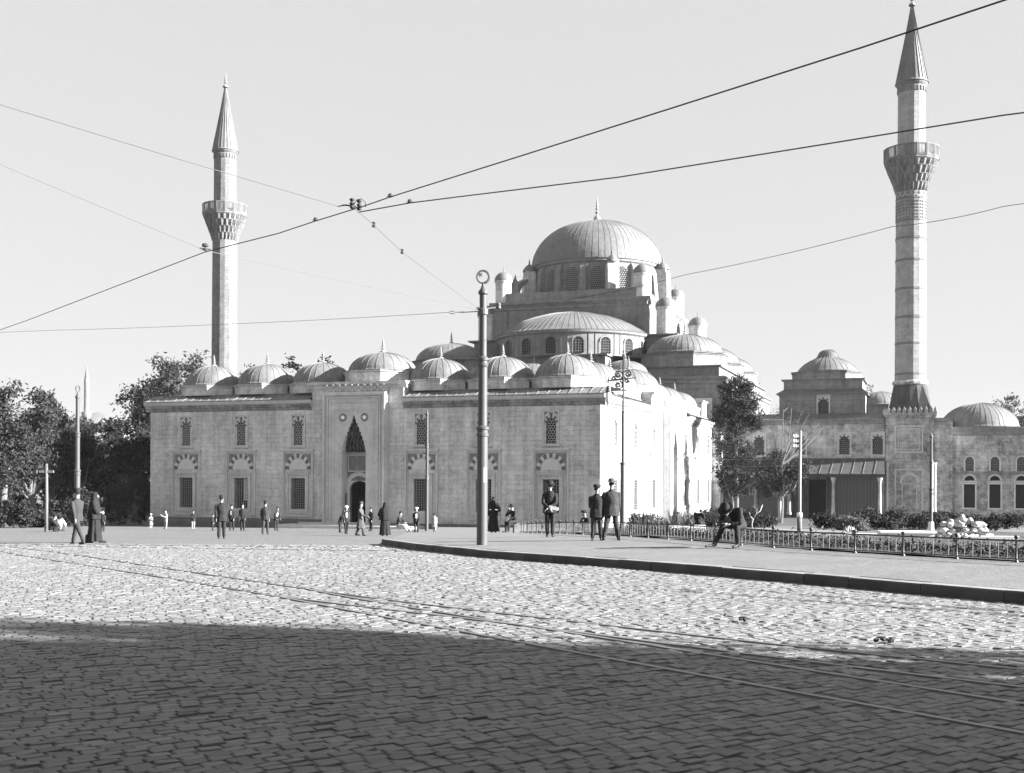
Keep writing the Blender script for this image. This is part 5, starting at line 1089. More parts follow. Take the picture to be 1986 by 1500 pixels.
for k in range(npost+1):
    p, d = fpt(k*step); z = zpave(p.x, p.y); loc = (p.x-fl.x, p.y-fl.y, z-fl.z)
    if post0 is None: post0 = pm.build('post', 'iron', fence, loc, smooth=True, sharp=40)
    else: c = post0.copy(); COL.objects.link(c); c.parent = fence; c.location = loc
    if k == npost: break
    for j in range(1, 7):
        p, d = fpt(k*step+j*step/7); z = zpave(p.x, p.y); loc = (p.x-fl.x, p.y-fl.y, z-fl.z)
        if bal0 is None: bal0 = cb_ = bm_.build('baluster', 'ironlight', fence, loc)
        else: cb_ = bal0.copy(); COL.objects.link(cb_); cb_.parent = fence; cb_.location = loc
        cb_.rotation_euler = (0, 0, math.atan2(d.y, d.x)+random.uniform(-.15, .15))
for zz, rr in ((0.42, 0.017), (0.065, 0.012)):
    m = MB(); m.tube([(p.x-fl.x, p.y-fl.y, zpave(p.x, p.y)+zz-fl.z) for p in resample(FENCE, 0.6)], rr, 6); m.build('rail', 'iron', fence)
def ground_at(px, Z): x, y = at(px, Z); return x, y, zg(x, y)
x, y, z = ground_at(1760, 33.5)
b = MB(); b.box(-0.72, 0.72, -0.16, 0.2, -0.1, 0.17); b.box(-0.78, 0.78, -0.2, 0.24, 0.171, 0.23); o = b.build('marble_block', 'white', None, (x, y, z), R(-8)); tag(o, 'long white marble block lying behind the iron fence', 'stone block')
b = MB(); b.box(-1.1, 1.1, -0.1, 0.1, -0.1, 0.1); x, y, z = ground_at(1630, 36.5); o = b.build('marble_edging', 'white', None, (x, y, z), R(-10)); tag(o, 'low white marble edging left of the marble block', 'edging')
b = MB(); b.box(-0.7, 0.7, -0.1, 0.1, -0.1, 0.12); x, y, z = ground_at(1925, 32.5); o = b.build('marble_edging', 'white', None, (x, y, z), R(-10)); tag(o, 'low white marble edging in front of the white rockery', 'edging')
rock_g = random.Random(8); x, y, z = ground_at(1866, 33.6); rk = empty('rockery', (x, y, z)); tag(rk, 'tiered rockery of pale lumpy limestone behind the fence at right', 'rockery')
def rock(parent, c, r, m_='marble'):
    bmx = bmesh.new(); bmesh.ops.create_icosphere(bmx, subdivisions=2, radius=1)
    sd_ = rock_g.uniform(0, 90)
    for v in bmx.verts: f = 1+0.5*noise.noise(v.co*1.6+Vector((sd_, 0, 0)))+0.15*noise.noise(v.co*5+Vector((sd_, 0, 0))); v.co = Vector((v.co.x*r[0]*f, v.co.y*r[1]*f, v.co.z*r[2]*f))
    me = bpy.data.meshes.new('rock'); bmx.to_mesh(me); bmx.free(); me.materials.append(M[m_ if m_ != 'marble' else 'stone_old']); o = bpy.data.objects.new('rock', me); COL.objects.link(o); o.location = c; o.parent = parent; return o
for lvl, (hw, zc, nn) in enumerate(((0.78, 0.10, 9), (0.62, 0.27, 8), (0.5, 0.42, 7), (0.3, 0.52, 4))):
    for k in range(nn):
        rock(rk, (-hw+2*hw*k/(nn-1)+rock_g.uniform(-.05, .05), rock_g.uniform(-.2, .15)+lvl*.05, zc), (rock_g.uniform(.09, .15), .13, rock_g.uniform(.07, .11)))
rock(rk, (0.02, 0.05, 0.62), (0.09, 0.09, 0.1))
x, y, z = ground_at(1648, 36.2); sh = empty('shell_ornament', (x, y, z)); tag(sh, 'small white shell-shaped stone ornament on the marble edging', 'ornament')
for k in range(7): a = -1.2+0.4*k; rock(sh, (0.16*math.sin(a), 0, 0.12+0.12*math.cos(a)), (0.05, 0.06, 0.09))
x, y, z = ground_at(1333, 57); b = MB(); b.box(-0.9, 0.9, -0.15, 0.15, 0, 0.42); o = b.build('stone_bench', 'marble', None, (x, y, z), 0.1); tag(o, 'pale stone bench among the bright garden plants', 'bench')
x, y, z = ground_at(1007, 57.5); b = MB(); b.box(-0.25, 0.45, -0.2, 0.6, -0.05, 0.46); o = b.build('stone_block', 'stone_dark', None, (x, y, z), 0.1); tag(o, 'low stone block seat at the far end of the iron fence', 'stone block')
x, y, z = ground_at(1590, 62); b = MB(); b.add([(-3.5, -9, .02), (1.0, -9, .02), (2.0, 20, .02), (-2.5, 20, .02)], [(0, 1, 2, 3)]); b.v = [(p[0]+x, p[1]+y, zg(p[0]+x, p[1]+y)+.10) for p in b.v]; o = b.build('garden_path', 'path'); tag(o, kind='structure')
for i, (px, Z, s, lb) in enumerate([(1405, 15.08, 0.03, 'small dark horse dropping on the cobbles'), (1441, 14.5, 0.045, 'larger dark horse dropping right of the small one'), (1718, 12.6, 0.045, 'spread dark dung heap near the right edge of the road')]):
    x, y = at(px, Z); dg = empty('horse_dung', (x, y, zroad(x, y)+0.01)); tag(dg, lb, 'dung')
    for k in range(3 if i == 0 else (6 if i == 1 else 12)): rock(dg, (rock_g.uniform(-1, 1)*s*(2.4 if i == 2 else 0.9), rock_g.uniform(-1, 1)*s, s*rock_g.uniform(.3, .9)), (s*.6, s*.5, s*.45), 'shoe')

# ------------------------------------------------------------------ poles, lamps and wires
def ring_star(parent, z, r, px=0):
    b = MB(); n = 24; b.tube([(r*math.cos(2*PI*k/n), 0, z+r+r*math.sin(2*PI*k/n)) for k in range(n+1)], 0.028*r/0.19, 6)
    # thicker on the right like a crescent closing round a star
    b.tube([(r*0.93*math.cos(t), 0, z+r+r*0.96*math.sin(t)) for t in np.linspace(-1.6, 1.6, 14)], [0.01+0.03*math.cos(t/2)*r/0.19 for t in np.linspace(-1.6, 1.6, 14)], 6)
    s = []; cx, cz = -r*0.5, z+r*1.35
    for k in range(10): rr = r*(0.48 if k % 2 == 0 else 0.19); a = PI/2+2*PI*k/10+0.35; s.append((cx+rr*math.cos(a), cz+rr*math.sin(a)))
    b.prism_y(s, -0.02, 0.02); b.tube([(cx-r*.3, 0, cz), (-r*0.97, 0, z+r*1.2)], 0.012, 5)
    b.build('crescent_and_star', 'poledark', parent)
def tram_pole(x, y, hgt, label, rb=0.145, notice=False, star=True, name='tram_pole', matp='polepaint', gz=None):
    z = zg(x, y) if gz is None else gz; r = empty(name, (x, y, z)); tag(r, label, 'pole'); h = hgt
    for i, (z0, z1, rr) in enumerate(((-0.1, 0.435*h, rb), (0.435*h, 0.70*h, rb*0.85), (0.70*h, 0.965*h, rb*0.68))):
        b = MB(); b.lathe([(rr*1.03, z0), (rr, z1)], 20); b.build('tube_section', matp, r, smooth=True)
    for zc, rr in ((0.435*h, rb*1.02), (0.70*h, rb*0.88)):
        b = MB(); b.lathe([(rr*0.98, zc-0.16), (rr*1.12, zc-0.14), (rr*1.14, zc-0.07), (rr*1.0, zc-0.05), (rr*1.0, zc+0.02), (rr*1.2, zc+0.04), (rr*1.22, zc+0.1), (rr*0.84, zc+0.15)], 20); b.build('collar', matp, r, smooth=True, sharp=40)
    b = MB(); rr = rb*0.7; b.lathe([(rr*1.0, .955*h), (rr*1.35, .96*h), (rr*1.35, .968*h), (rr*0.8, .978*h), (rr*.35, .995*h), (rr*.25, h+.02)], 16); b.build('pole_cap', matp, r, smooth=True, sharp=40)
    if star: ring_star(r, h, 0.175)
    if notice:
        a0_ = -1.25; b = MB(); b.lathe([(rb+0.006, 1.72), (rb+0.006, 2.12)], 4, (0, 0, 0), a0_, a0_+0.55); b.build('paper_notice', 'paper', r)
    return r
tp = tram_pole(-0.81, 31.85, 7.15, 'thick tapering tram pole with crescent and star, nearest the viewer', notice=True)
b = MB(); zc = 6.38
b.lathe([(0.115, zc-0.1), (0.135, zc-0.08), (0.135, zc+0.06), (0.115, zc+0.08)], 16)
b.tube([(0.1, 0.02, zc+0.08), (0.42, 0.15, zc+0.14)], [0.03, 0.025], 6); b.tube([(-0.1, -0.02, zc), (-0.5, -0.06, zc-0.03)], 0.014, 6); b.tube([(-0.1, 0, zc+0.06), (-0.17, 0, zc+0.1)], 0.035, 6)
b.build('bracket', 'poledark', tp)
b = MB(); b.tube([(-0.5, -0.06, zc-0.03), (-0.62, -0.07, zc-0.03)], 0.022, 6); b.tube([(-0.62, -0.07, zc-.03), (-0.78, -.09, zc-.04)], 0.012, 5); b.tube([(-.78, -.09, zc-.075), (-.9, -.1, zc-.075), (-.9, -.1, zc-.01), (-.78, -.09, zc-.01), (-.78, -.09, zc-.075)], 0.014, 5); b.build('turnbuckle', 'poledark', tp)
b = MB(); b.lathe([(0.06, 0.1), (0.07, 0.14), (0.05, 0.2), (0.07, 0.22), (0.02, 0.27)], 10, (0.42, 0.15, zc)); b.build('insulator', 'poledark', tp, smooth=True)
p2 = tram_pole(*at(828, 70), 7.2, 'slender steel pole standing before the courtyard right of the portal', rb=0.10, star=False)
b = MB(); b.box(-0.5, 0.9, -0.03, 0.03, 4.55, 4.62); b.build('cross_arm', 'poledark', p2)
b = MB()
for k in range(5): b.lathe([(0.03, 0), (0.06, 0.06), (0.03, 0.12)], 8, (-0.1, 0, 5.0+0.35*k))
b.build('insulator', 'poledark', p2)
tlp = tram_pole(*at(150, 60), 7.3, 'tall steel tram pole behind the walking officer at left', rb=0.14)
[o for o in tlp.children if o.name.startswith('crescent')][0].rotation_euler = (0, 0, R(72))
p4 = tram_pole(*at(1806, 48), 4.2, 'thin dark iron pole with pale foot before the minaret', rb=0.07, star=False, matp='poledark')
b = MB(); b.lathe([(0.12, -0.05), (0.11, 0.5), (0.09, 0.55)], 12); b.build('pole_foot', 'white', p4, smooth=True)
x, y = at(90, 68); z = zg(x, y); tg = empty('telegraph_post', (x, y, z)); tag(tg, 'wooden post with a single short cross-arm at far left', 'post')
b = MB(); b.tube([(0, 0, -.1), (0.02, 0, 2), (0, 0, 3.95)], [0.11, 0.095, 0.08], 8); b.build('post_shaft', 'bark', tg, smooth=True)
b = MB(); b.box(-0.42, 0.42, -0.06, 0.06, 3.42, 3.56); b.build('cross_arm', 'bark', tg)
x, y = at(1551, 52); z = zg(x, y); ep = empty('electricity_post', (x, y, z)); tag(ep, 'thin pale wooden post with white insulators in front of the porch', 'post')
b = MB(); b.tube([(0, 0, -.1), (0.0, 0, 2.4), (0.03, 0, 4.62)], [0.085, 0.075, 0.06], 8); b.build('post_shaft', 'barkpale', ep, smooth=True)
b = MB(); b.tube([(0, 0, -.1), (0, 0, 0.75)], 0.11, 8); b.build('post_foot', 'bark', ep, smooth=True)
b = MB(); b.lathe([(0.07, 0.75), (0.13, 0.77), (0.13, 0.95), (0.07, 0.98)], 10); b.build('foot_band', 'porcelain', ep, smooth=True)
for k, zz in enumerate((3.9, 4.12, 4.34)):
    b = MB(); b.box(-0.3, 0.02, -0.02, 0.02, zz-.06, zz-.02); b.build('insulator_bracket', 'poledark', ep)
    for q in range(3): b = MB(); b.lathe([(0.03, -.02), (0.045, 0), (0.045, .04), (0.025, .07), (0.04, .1), (0.01, .13)], 8, (-0.27+0.1*q, 0, zz)); b.build('insulator', 'porcelain', ep, smooth=True)
# scrollwork lamp post
x, y = at(1208, 52); z = zg(x, y); LPt = H(690, 52)-z; lp = empty('lamp_post', (x, y, z)); tag(lp, 'tall slim iron lamp post with scrollwork arm and hanging lamp', 'lamp post')
h1 = H(900, 52)-z; h2 = H(800, 52)-z; hb = H(736, 52)-z
for z0, z1, rr in ((-.1, h1, 0.10), (h1, h2, 0.07), (h2, LPt, 0.045)): b = MB(); b.lathe([(rr*1.05, z0), (rr, z1), (rr*1.3, z1+.02), (rr*1.3, z1+.08), (rr*.7, z1+.1)], 12); b.build('tube_section', 'polepaint', lp, smooth=True, sharp=40)
b = MB(); b.tube([(-0.72, 0, hb-.04), (-.3, 0, hb), (0.55, 0, hb+.1)], [0.025, 0.045, 0.02], 6); b.build('arm', 'iron', lp)
def scroll(c, r, a0_, turns, w=0.026):
    return [(c[0]+r*(1-0.72*t)*math.cos(a0_+turns*2*PI*t), 0, c[1]+r*(1-0.72*t)*math.sin(a0_+turns*2*PI*t)) for t in np.linspace(0, 1, 20)]
for c, r_, a0_, tn in (((-.22, hb+.22), .22, -1.2, 1.3), ((.2, hb+.26), .22, 4.3, -1.3), ((-.22, hb-.24), .2, 1.2, -1.3), ((-.42, hb+.06), .1, 0, 1.2), ((.16, hb-.03), .1, 0, -1.2)):
    b = MB(); b.tube(scroll(c, r_, a0_, tn), 0.034, 5); b.tube([(c[0]+.07*math.cos(t), 0.0, c[1]+.07*math.sin(t)) for t in np.linspace(0, 2*PI, 9)], 0.04, 5); b.build('scroll', 'iron', lp)
b = MB(); b.tube([(-.02, 0, hb-.75), (-.2, 0, hb-.62), (-.36, 0, hb-.42)], 0.014, 5); b.lathe([(.05, LPt), (.07, LPt+.05), (.03, LPt+.12), (.05, LPt+.2), (.02, LPt+.3), (.015, LPt+.55), (.002, LPt+.7)], 8); b.build('pole_finial', 'iron', lp, smooth=True)
xl = -.66; lamp_ = MB(); lamp_.lathe([(0.02, hb+.12), (.03, hb-.02), (.015, hb-.05), (.015, hb-.28), (.09, hb-.30), (.12, hb-.5), (.14, hb-.55), (.10, hb-.58)], 12, (xl, 0, 0)); lb_ = lamp_.build('lamp_hood', 'polepaint', lp, smooth=True, sharp=40)
b = MB(); b.lathe([(.10, hb-.56), (.155, hb-.7), (.15, hb-.9), (.09, hb-1.08), (.03, hb-1.13), (.03, hb-1.18), (.002, hb-1.2)], 14, (xl, 0, 0)); b.build('lamp_globe', 'glass', lb_, smooth=True)

# overhead wires: contact wires run 4.1 m above the lens over the rails
WZ = EYE+4.1
def wire(name, label, pts, r, mt='wire', sag=0.0, cat='wire', group='overhead tram wires'):
    P_ = [Vector(p) for p in pts]; out = []
    for a, b_ in zip(P_[:-1], P_[1:]):
        for k in range(12): t = k/12; q = a.lerp(b_, t); q.z -= sag*4*t*(1-t); out.append(q)
    out.append(P_[-1]); m = MB(); m.tube(out, r, 6); o = m.build(name, mt); tag(o, label, cat, group); return o
def over(px, py, dz):                                   # the point seen at px, py that hangs dz above the lens
    u = px-993; v = py-928; c, s = math.cos(.0047), math.sin(.0047); uu = u*c+v*s; vv = -u*s+v*c; Y = dz*2260/-vv; return (uu/2260*Y, Y, EYE+dz)
J = over(690, 402, 4.1)
wire('contact_wire', 'contact wire running from lower left up through the wire junction', [(-42, 67.5, WZ), over(52, 622, 4.1), over(398, 489, 4.1), over(540, 453, 4.1), over(612, 429, 4.1), over(690, 405, 4.1)], 0.0085)
wire('contact_wire', 'steep contact wire climbing from the junction to the top edge', [over(692, 405, 4.1), over(755, 383, 4.1), over(1000, 306, 4.1), over(1300, 211, 4.1), over(1670, 93, 4.1), over(1980, -10, 4.1), (16, -4, WZ)], 0.0085)
wire('contact_wire', 'contact wire branching gently right from the junction', [over(695, 412, 4.1), over(795, 394, 4.1), over(890, 382, 4.1), over(1200, 344, 4.1), over(1600, 280, 4.1), over(1945, 224, 4.1), (25, 3, WZ)], 0.0085)
wire('pull_wire', 'upper thin span wire from the left edge to the junction arm', [(-12.2, 9.75, EYE+5.50), over(52, 219, 4.7), over(350, 310, 4.4), over(655, 400, 4.15)], 0.0055, 'wiremid')
wire('pull_wire', 'lower thin span wire from the left edge to the clamp on the contact wire', [(-12.2, 9.75, EYE+5.96), over(52, 341, 4.72), over(398, 486, 4.12)], 0.0065, 'wiremid')
tram_pole(-12.3, 9.7, 8.4, 'tall tram pole at the left beside the viewer carrying the span wires', rb=0.14)
PT = (-0.81, 31.85, zg(-.81, 31.85)+6.44)
wire('pull_wire', 'faint span wire from the contact wire clamp to the thick tram pole', [over(398, 486, 4.12), (PT[0]-.12, PT[1], PT[2]-.02)], 0.006, 'wiremid', 0.02)
wire('pull_wire', 'span wire dropping from the junction to the thick tram pole', [over(692, 408, 4.08), over(725, 437, 4.2), over(780, 489, 4.25), (PT[0]-.12, PT[1], PT[2])], 0.0065, 'wiremid', 0.0)
wire('pull_wire', 'horizontal span wire from the thick tram pole towards the left edge', [(PT[0]-.9, PT[1]-.1, PT[2]-.1), over(460, 628, 4.9), over(100, 641, 5.2), (-48, 56, EYE+5.9)], 0.006, 'wiremid', 0.02)
wire('pull_wire', 'span wire from the thick tram pole rising to the right edge', [(PT[0]+.42, PT[1]+.15, PT[2]+.12), over(1120, 578, 4.95), over(1330, 533, 5.0), over(1730, 440, 5.1), over(1945, 401, 5.1), (24.5, 9.0, EYE+5.4)], 0.006, 'wire', 0.05)
for q, (zz, lb) in enumerate(((3.95, 'upper pale wire crossing in front of the porch'), (3.62, 'lower pale wire crossing in front of the porch'))):
    xx, yy = at(1551, 52); wire('service_wire', lb, [(xx-.2, yy, zg(xx, yy)+zz-.55), (at(1385, 74)[0], 74, H(889 if q == 0 else 903, 74))], 0.008, 'wirepale', 0.05, group='service wires')
# wire junction fittings
jn = empty('wire_junction', J); tag(jn, 'cluster of insulators and a looped jumper where the contact wires meet', 'wire fitting')
for (px, py) in ((683, 398), (697, 401)):
    o_ = Vector(over(px, py, 4.13))-Vector(J); b = MB(); b.lathe([(0.03, 0.0), (0.045, 0.03), (0.02, 0.045), (0.02, 0.06), (0.038, 0.065), (0.038, 0.095)], 10, o_); b.lathe([(0.015, -.06), (.035, -.05), (.035, -.015), (.012, 0)], 8, o_); b.build('insulator', 'wire', jn, smooth=True)
lpP = [Vector(over(px, py, 4.15))-Vector(J) for px, py in ((688, 404), (687, 396), (692, 388), (701, 386), (708, 391), (709, 402))]
b = MB(); b.tube(lpP, 0.006, 6); b.build('jumper_loop', 'wire', jn)
b = MB(); b.tube([Vector(over(px, py, 4.13))-Vector(J) for px, py in ((655, 401), (668, 398), (684, 400), (697, 404))], [0.006, .012, .012, .008], 6); b.build('arm', 'wire', jn)
for lb, px, py in (('small clamp left of the junction', 612, 427), ('small clamp on the steep contact wire', 757, 381), ('small clamp on the gently rising contact wire', 795, 392), ('double clamp where the lower span wire meets the contact wire', 398, 485)):
    c = over(px, py, 4.12); b = MB(); b.lathe([(.012, -.02), (.03, -.01), (.035, .02), (.02, .04)], 8); b.tube([(-.06, 0, -.01), (.06, 0, 0.01)], 0.008, 5)
    if px == 398: b.lathe([(.02, .05), (.06, .06), (.06, .1), (.03, .12)], 8); b.tube([(-.1, 0, .02), (.1, 0, .02)], .014, 5)
    o = b.build('wire_clamp', 'wire', None, c, 0.6); tag(o, lb, 'wire fitting')
for px, py, dz, lb in ((725, 436, 4.2, 'upper bead insulator on the dropping span wire'), (780, 488, 4.25, 'lower bead insulator on the dropping span wire')):
    b = MB(); b.lathe([(.005, -.05), (.03, -.04), (.03, -.01), (.015, 0), (.03, .01), (.03, .04), (.005, .05)], 8); o = b.build('bead_insulator', 'wire', None, over(px, py, dz)); tag(o, lb, 'wire fitting')

# ------------------------------------------------------------------ the unseen buildings and the tree beside the viewer that shade the foreground
def offbuilding(label, x0, x1, y0, y1, h):
    r = empty('unseen_house', (24, 0, EYE-1.8), -R(SUN_AZ)); tag(r, label, 'house')
    b = MB(); b.box(x0, x1, y0, y1, -0.2, h); b.build('wall', 'unseen_house_wall', r)
    b = MB(); b.box(x0-.4, x1+.4, y0-.4, y1+.02, h+.002, h+.3); b.box(x0+3, x0+4.2, y1-3, y1-2, h+.3, h+1.7); b.build('roof', 'lead', r)
    b0 = None
    for k in range(4):
        for j in range(max(1, int(h/3.6))):
            z = 1.2+3.4*j; 
            if b0 is None: w = MB(); ring(w, -.6, .6, 0, 1.9, .1, -.06, .02); w.box(-.5, .5, -.02, .0, .1, 1.8); b0 = w.build('window', 'stone_dark', r, (x0-.003, y1-2-3.2*k, z), -PI/2)
            else: c = b0.copy(); COL.objects.link(c); c.parent = r; c.location = (x0-.003, y1-2-3.2*k, z)
    return r
offbuilding('tall unseen house at the right behind the viewer', 2.5, 16, -34, 5.7, 18.5)
for x_, w_, h_, lb in ((-34, 15, 21, 'wide unseen house added behind the viewer at left to block sky light'), (-17, 14, 24, 'unseen house added directly behind the viewer to block sky light'), (-1, 17, 19, 'lower unseen house added behind the viewer at right to block sky light')):  # unseen row, added and raised to keep sky light off the foreground
    r = empty('unseen_house', (x_, -9, EYE-1.8)); tag(r, lb, 'house'); b = MB(); b.box(0, w_, -12, 0, -.2, h_); b.build('wall', 'unseen_house_wall', r); b = MB(); b.box(-.4, w_+.4, -12.4, .4, h_+.002, h_+.3); b.build('roof', 'lead', r)
    w = MB(); ring(w, -.6, .6, 0, 1.9, .1, -.02, .06); w.box(-.5, .5, 0, .02, .1, 1.8); b0 = None
    for k in range(int(w_/3)):
        for j in range(4):
            p_ = (1.8+3*k, .003, 1.0+3.3*j)
            if b0 is None: b0 = w.build('window', 'stone_dark', r, p_)
            else: c_ = b0.copy(); COL.objects.link(c_); c_.parent = r; c_.location = p_
tree('tree', 13.6, 8.9, 'young street tree with thin leaves at the right beside the viewer', [(0, 0, 4.6, .8, .9, .9), (.3, .5, 3.7, .6, .6, .5), (-.2, -.4, 5.6, .6, .7, .5), (.2, .2, 6.4, .5, .5, .5)], 1100, 0.12, seed=78, trunk_r=0.07, spread=0.3)
tree('tree', 19.0, 7.4, 'street tree at the right beside the viewer', [(0, -.2, 7.3, 1.1, 1.1, 1.3), (.5, .3, 8.9, 1.0, .9, 1.0), (-.5, -.4, 6.0, .9, .9, .8), (.2, .6, 7.8, .7, .6, .7), (.2, .1, 10.2, .8, .8, .8)], 3200, 0.14, seed=77, trunk_r=0.12, spread=0.3)

# ------------------------------------------------------------------ people
def cap_mesh(p0, r0, p1, r1, n=10, sq=(1, 1)):
    p0 = Vector(p0); p1 = Vector(p1); d = (p1-p0); L = d.length; d = d.normalized() if L > 1e-6 else Vector((0, 0, 1))
    ref = Vector((1, 0, 0)) if abs(d.x) < 0.9 else Vector((0, 1, 0)); b = d.cross(ref).normalized(); a = b.cross(d)
    prof = [(-r0, 0.01), (-r0*.7, r0*.72), (0, r0), (L, r1), (L+r1*.7, r1*.72), (L+r1, 0.01)]
    m = MB(); vs = [p0+d*t+(a*math.cos(2*PI*k/n)*sq[0]+b*math.sin(2*PI*k/n)*sq[1])*r for t, r in prof for k in range(n)]
    m.add(vs, [(j*n+k, j*n+(k+1) % n, (j+1)*n+(k+1) % n, (j+1)*n+k) for j in range(len(prof)-1) for k in range(n)]+[tuple(range(n-1, -1, -1)), tuple(range((len(prof)-1)*n, len(prof)*n))]); return m.v, m.f
def loft(rings, n=24, fold=0.0, nf=9, ph=0.0):
    """rings of (x, y, z, rx, ry); fold ripples the lower rings like hanging cloth"""
    m = MB(); N = len(rings); vs = []
    for j, (x, y, z, rx, ry) in enumerate(rings):
        for k in range(n):
            a = 2*PI*k/n; f = 1+fold*(1-j/(N-1))*(math.sin(nf*a+ph)*.6+math.sin(nf*0.62*a+1+ph)*.4); vs.append((x+rx*f*math.cos(a), y+ry*f*math.sin(a), z))
    m.add(vs, [(j*n+k, j*n+(k+1) % n, (j+1)*n+(k+1) % n, (j+1)*n+k) for j in range(N-1) for k in range(n)]+[tuple(range(n-1, -1, -1)), tuple(range((N-1)*n, N*n))]); return m.v, m.f
def ellipsoid(c, r, n=12):
    m = MB(); m.lathe([(0.01, -1)]+[(math.cos(t), math.sin(t)) for t in np.linspace(-1.25, 1.25, 7)]+[(0.01, 1)], n, caps=True)
    return [(c[0]+x*r[0], c[1]+y*r[1], c[2]+z*r[2]) for x, y, z in m.v], m.f
def hand_mesh(w, d, side, s=1.0, curl=0.5, fwd=None):
    """five-fingered hand: palm and fingers from the wrist w along d"""
    m = MB(); w = Vector(w); d = Vector(d).normalized(); f = Vector(fwd) if fwd else Vector((0, -1, 0)); f = (f-d*f.dot(d)); f = f.normalized() if f.length > 1e-3 else d.orthogonal().normalized(); n = d.cross(f)*side
    m.obox(w+d*.045*s, d, f, n, .05*s, .04*s, .014*s)
    for k, ln in enumerate((.068, .078, .072, .055)):
        b = w+d*.09*s+f*(.03-.02*k)*s; e1 = b+(d-n*curl*.4).normalized()*ln*.5*s; e2 = e1+(d*(1-curl*.7)-n*curl).normalized()*ln*.5*s; m.tube([b, e1, e2], [.0095*s, .009*s, .007*s], 5)
    b = w+d*.03*s+f*.035*s; m.tube([b, b+(f*.8+d*.6).normalized()*.035*s, b+(f*.8+d*.6).normalized()*.035*s+(d*.9-n*.4).normalized()*.03*s], [.012*s, .011*s, .008*s], 5)
    return m.v, m.f
def assemble(name, prims, extra, mats, vox):
    m = MB()
    for (v, f), mi in prims: m.mi = mi; m.add(v, f)
    me = bpy.data.meshes.new('tmp'); me.from_pydata(m.v, [], m.f); o = bpy.data.objects.new('tmp', me); COL.objects.link(o)
    md = o.modifiers.new('r', 'REMESH'); md.mode = 'VOXEL'; md.voxel_size = vox
    sm = o.modifiers.new('s', 'SMOOTH'); sm.factor = 0.5; sm.iterations = 2
    dg = bpy.context.evaluated_depsgraph_get(); ev = o.evaluated_get(dg); res = bpy.data.meshes.new_from_object(ev); bpy.data.objects.remove(o)
    zmax = max(v.co.z for v in res.vertices)
    # give every face the cloth of the nearest source surface
    src = []; 
    for f, mi in zip(m.f, m.m):
        ps = [Vector(m.v[i]) for i in f]; c = sum(ps, Vector())/len(ps); src.append((c, mi))
        if len(ps) == 4:
            for i in range(4): src.append(((ps[i]+ps[(i+1) % 4])/2, mi)); src.append(((ps[i]+c)/2, mi))
    kd = KDTree(len(src)); [kd.insert(c, i) for i, (c, mi) in enumerate(src)]; kd.balance()
    V = [tuple(v.co+v.normal*(0.011*noise.noise(Vector((v.co.x*9, v.co.y*9, v.co.z*5)))+0.006*noise.noise(Vector((v.co.x*22, v.co.y*22, v.co.z*14+5)))) if v.co.z < 0.83*zmax else v.co) for v in res.vertices]; Fc = [tuple(p.vertices) for p in res.polygons]; mi_ = [src[kd.find(p.center)[1]][1] for p in res.polygons]
    for (v, f), mi in extra: o_ = len(V); V += [tuple(p) for p in v]; Fc += [tuple(i+o_ for i in q) for q in f]; mi_ += [mi]*len(f)
    bpy.data.meshes.remove(res); bpy.data.meshes.remove(me)
    r = bpy.data.meshes.new(name); r.from_pydata(V, [], Fc)
    for q in mats: r.materials.append(M[q])
    r.polygons.foreach_set('material_index', mi_); r.polygons.foreach_set('use_smooth', [True]*len(Fc)); r.update()
    ob = bpy.data.objects.new(name, r); COL.objects.link(ob); return ob
def hat(parent, kind, c, s, mt, tilt=0.0, rz=0.0):
    b = MB(); c = Vector(c)
    if kind == 'fez': b.lathe([(.105, .0), (.092, .075), (.085, .115), (.0, .118)], 16); nm = 'fez'
    elif kind == 'brim': b.lathe([(.10, .0), (.175, -.012), (.178, .002), (.107, .016), (.102, .08), (.085, .115), (.03, .12), (.0, .105)], 20); nm = 'hat'
    elif kind == 'cap': b.lathe([(.112, -.01), (.128, .03), (.132, .055), (.11, .085), (.05, .1), (0, .102)], 18); b.obox((0, -.12, .005), Vector((1, 0, 0)), Vector((0, 1, 0)), Vector((0, 0, 1)), .075, .06, .008); nm = 'flat_cap'
    elif kind == 'officer': b.lathe([(.10, .0), (.108, .05), (.125, .1), (.118, .12), (.0, .125)], 18); b.obox((0, -.12, .01), Vector((1, 0, 0)), Vector((0, 1, -.3)).normalized(), Vector((0, .3, 1)).normalized(), .07, .045, .006); nm = 'peaked_cap'
    elif kind == 'turban': b.lathe([(.10, -.02), (.135, 0), (.145, .035), (.13, .07), (.1, .085), (.08, .09), (.07, .12), (0, .125)], 18); nm = 'turban'
    else: return
    b.v = [(x*s, y*s, z*s) for x, y, z in b.v]; o = b.build(nm, mt, parent, c, 0, smooth=True, sharp=60); o.rotation_euler = (tilt, 0, rz)
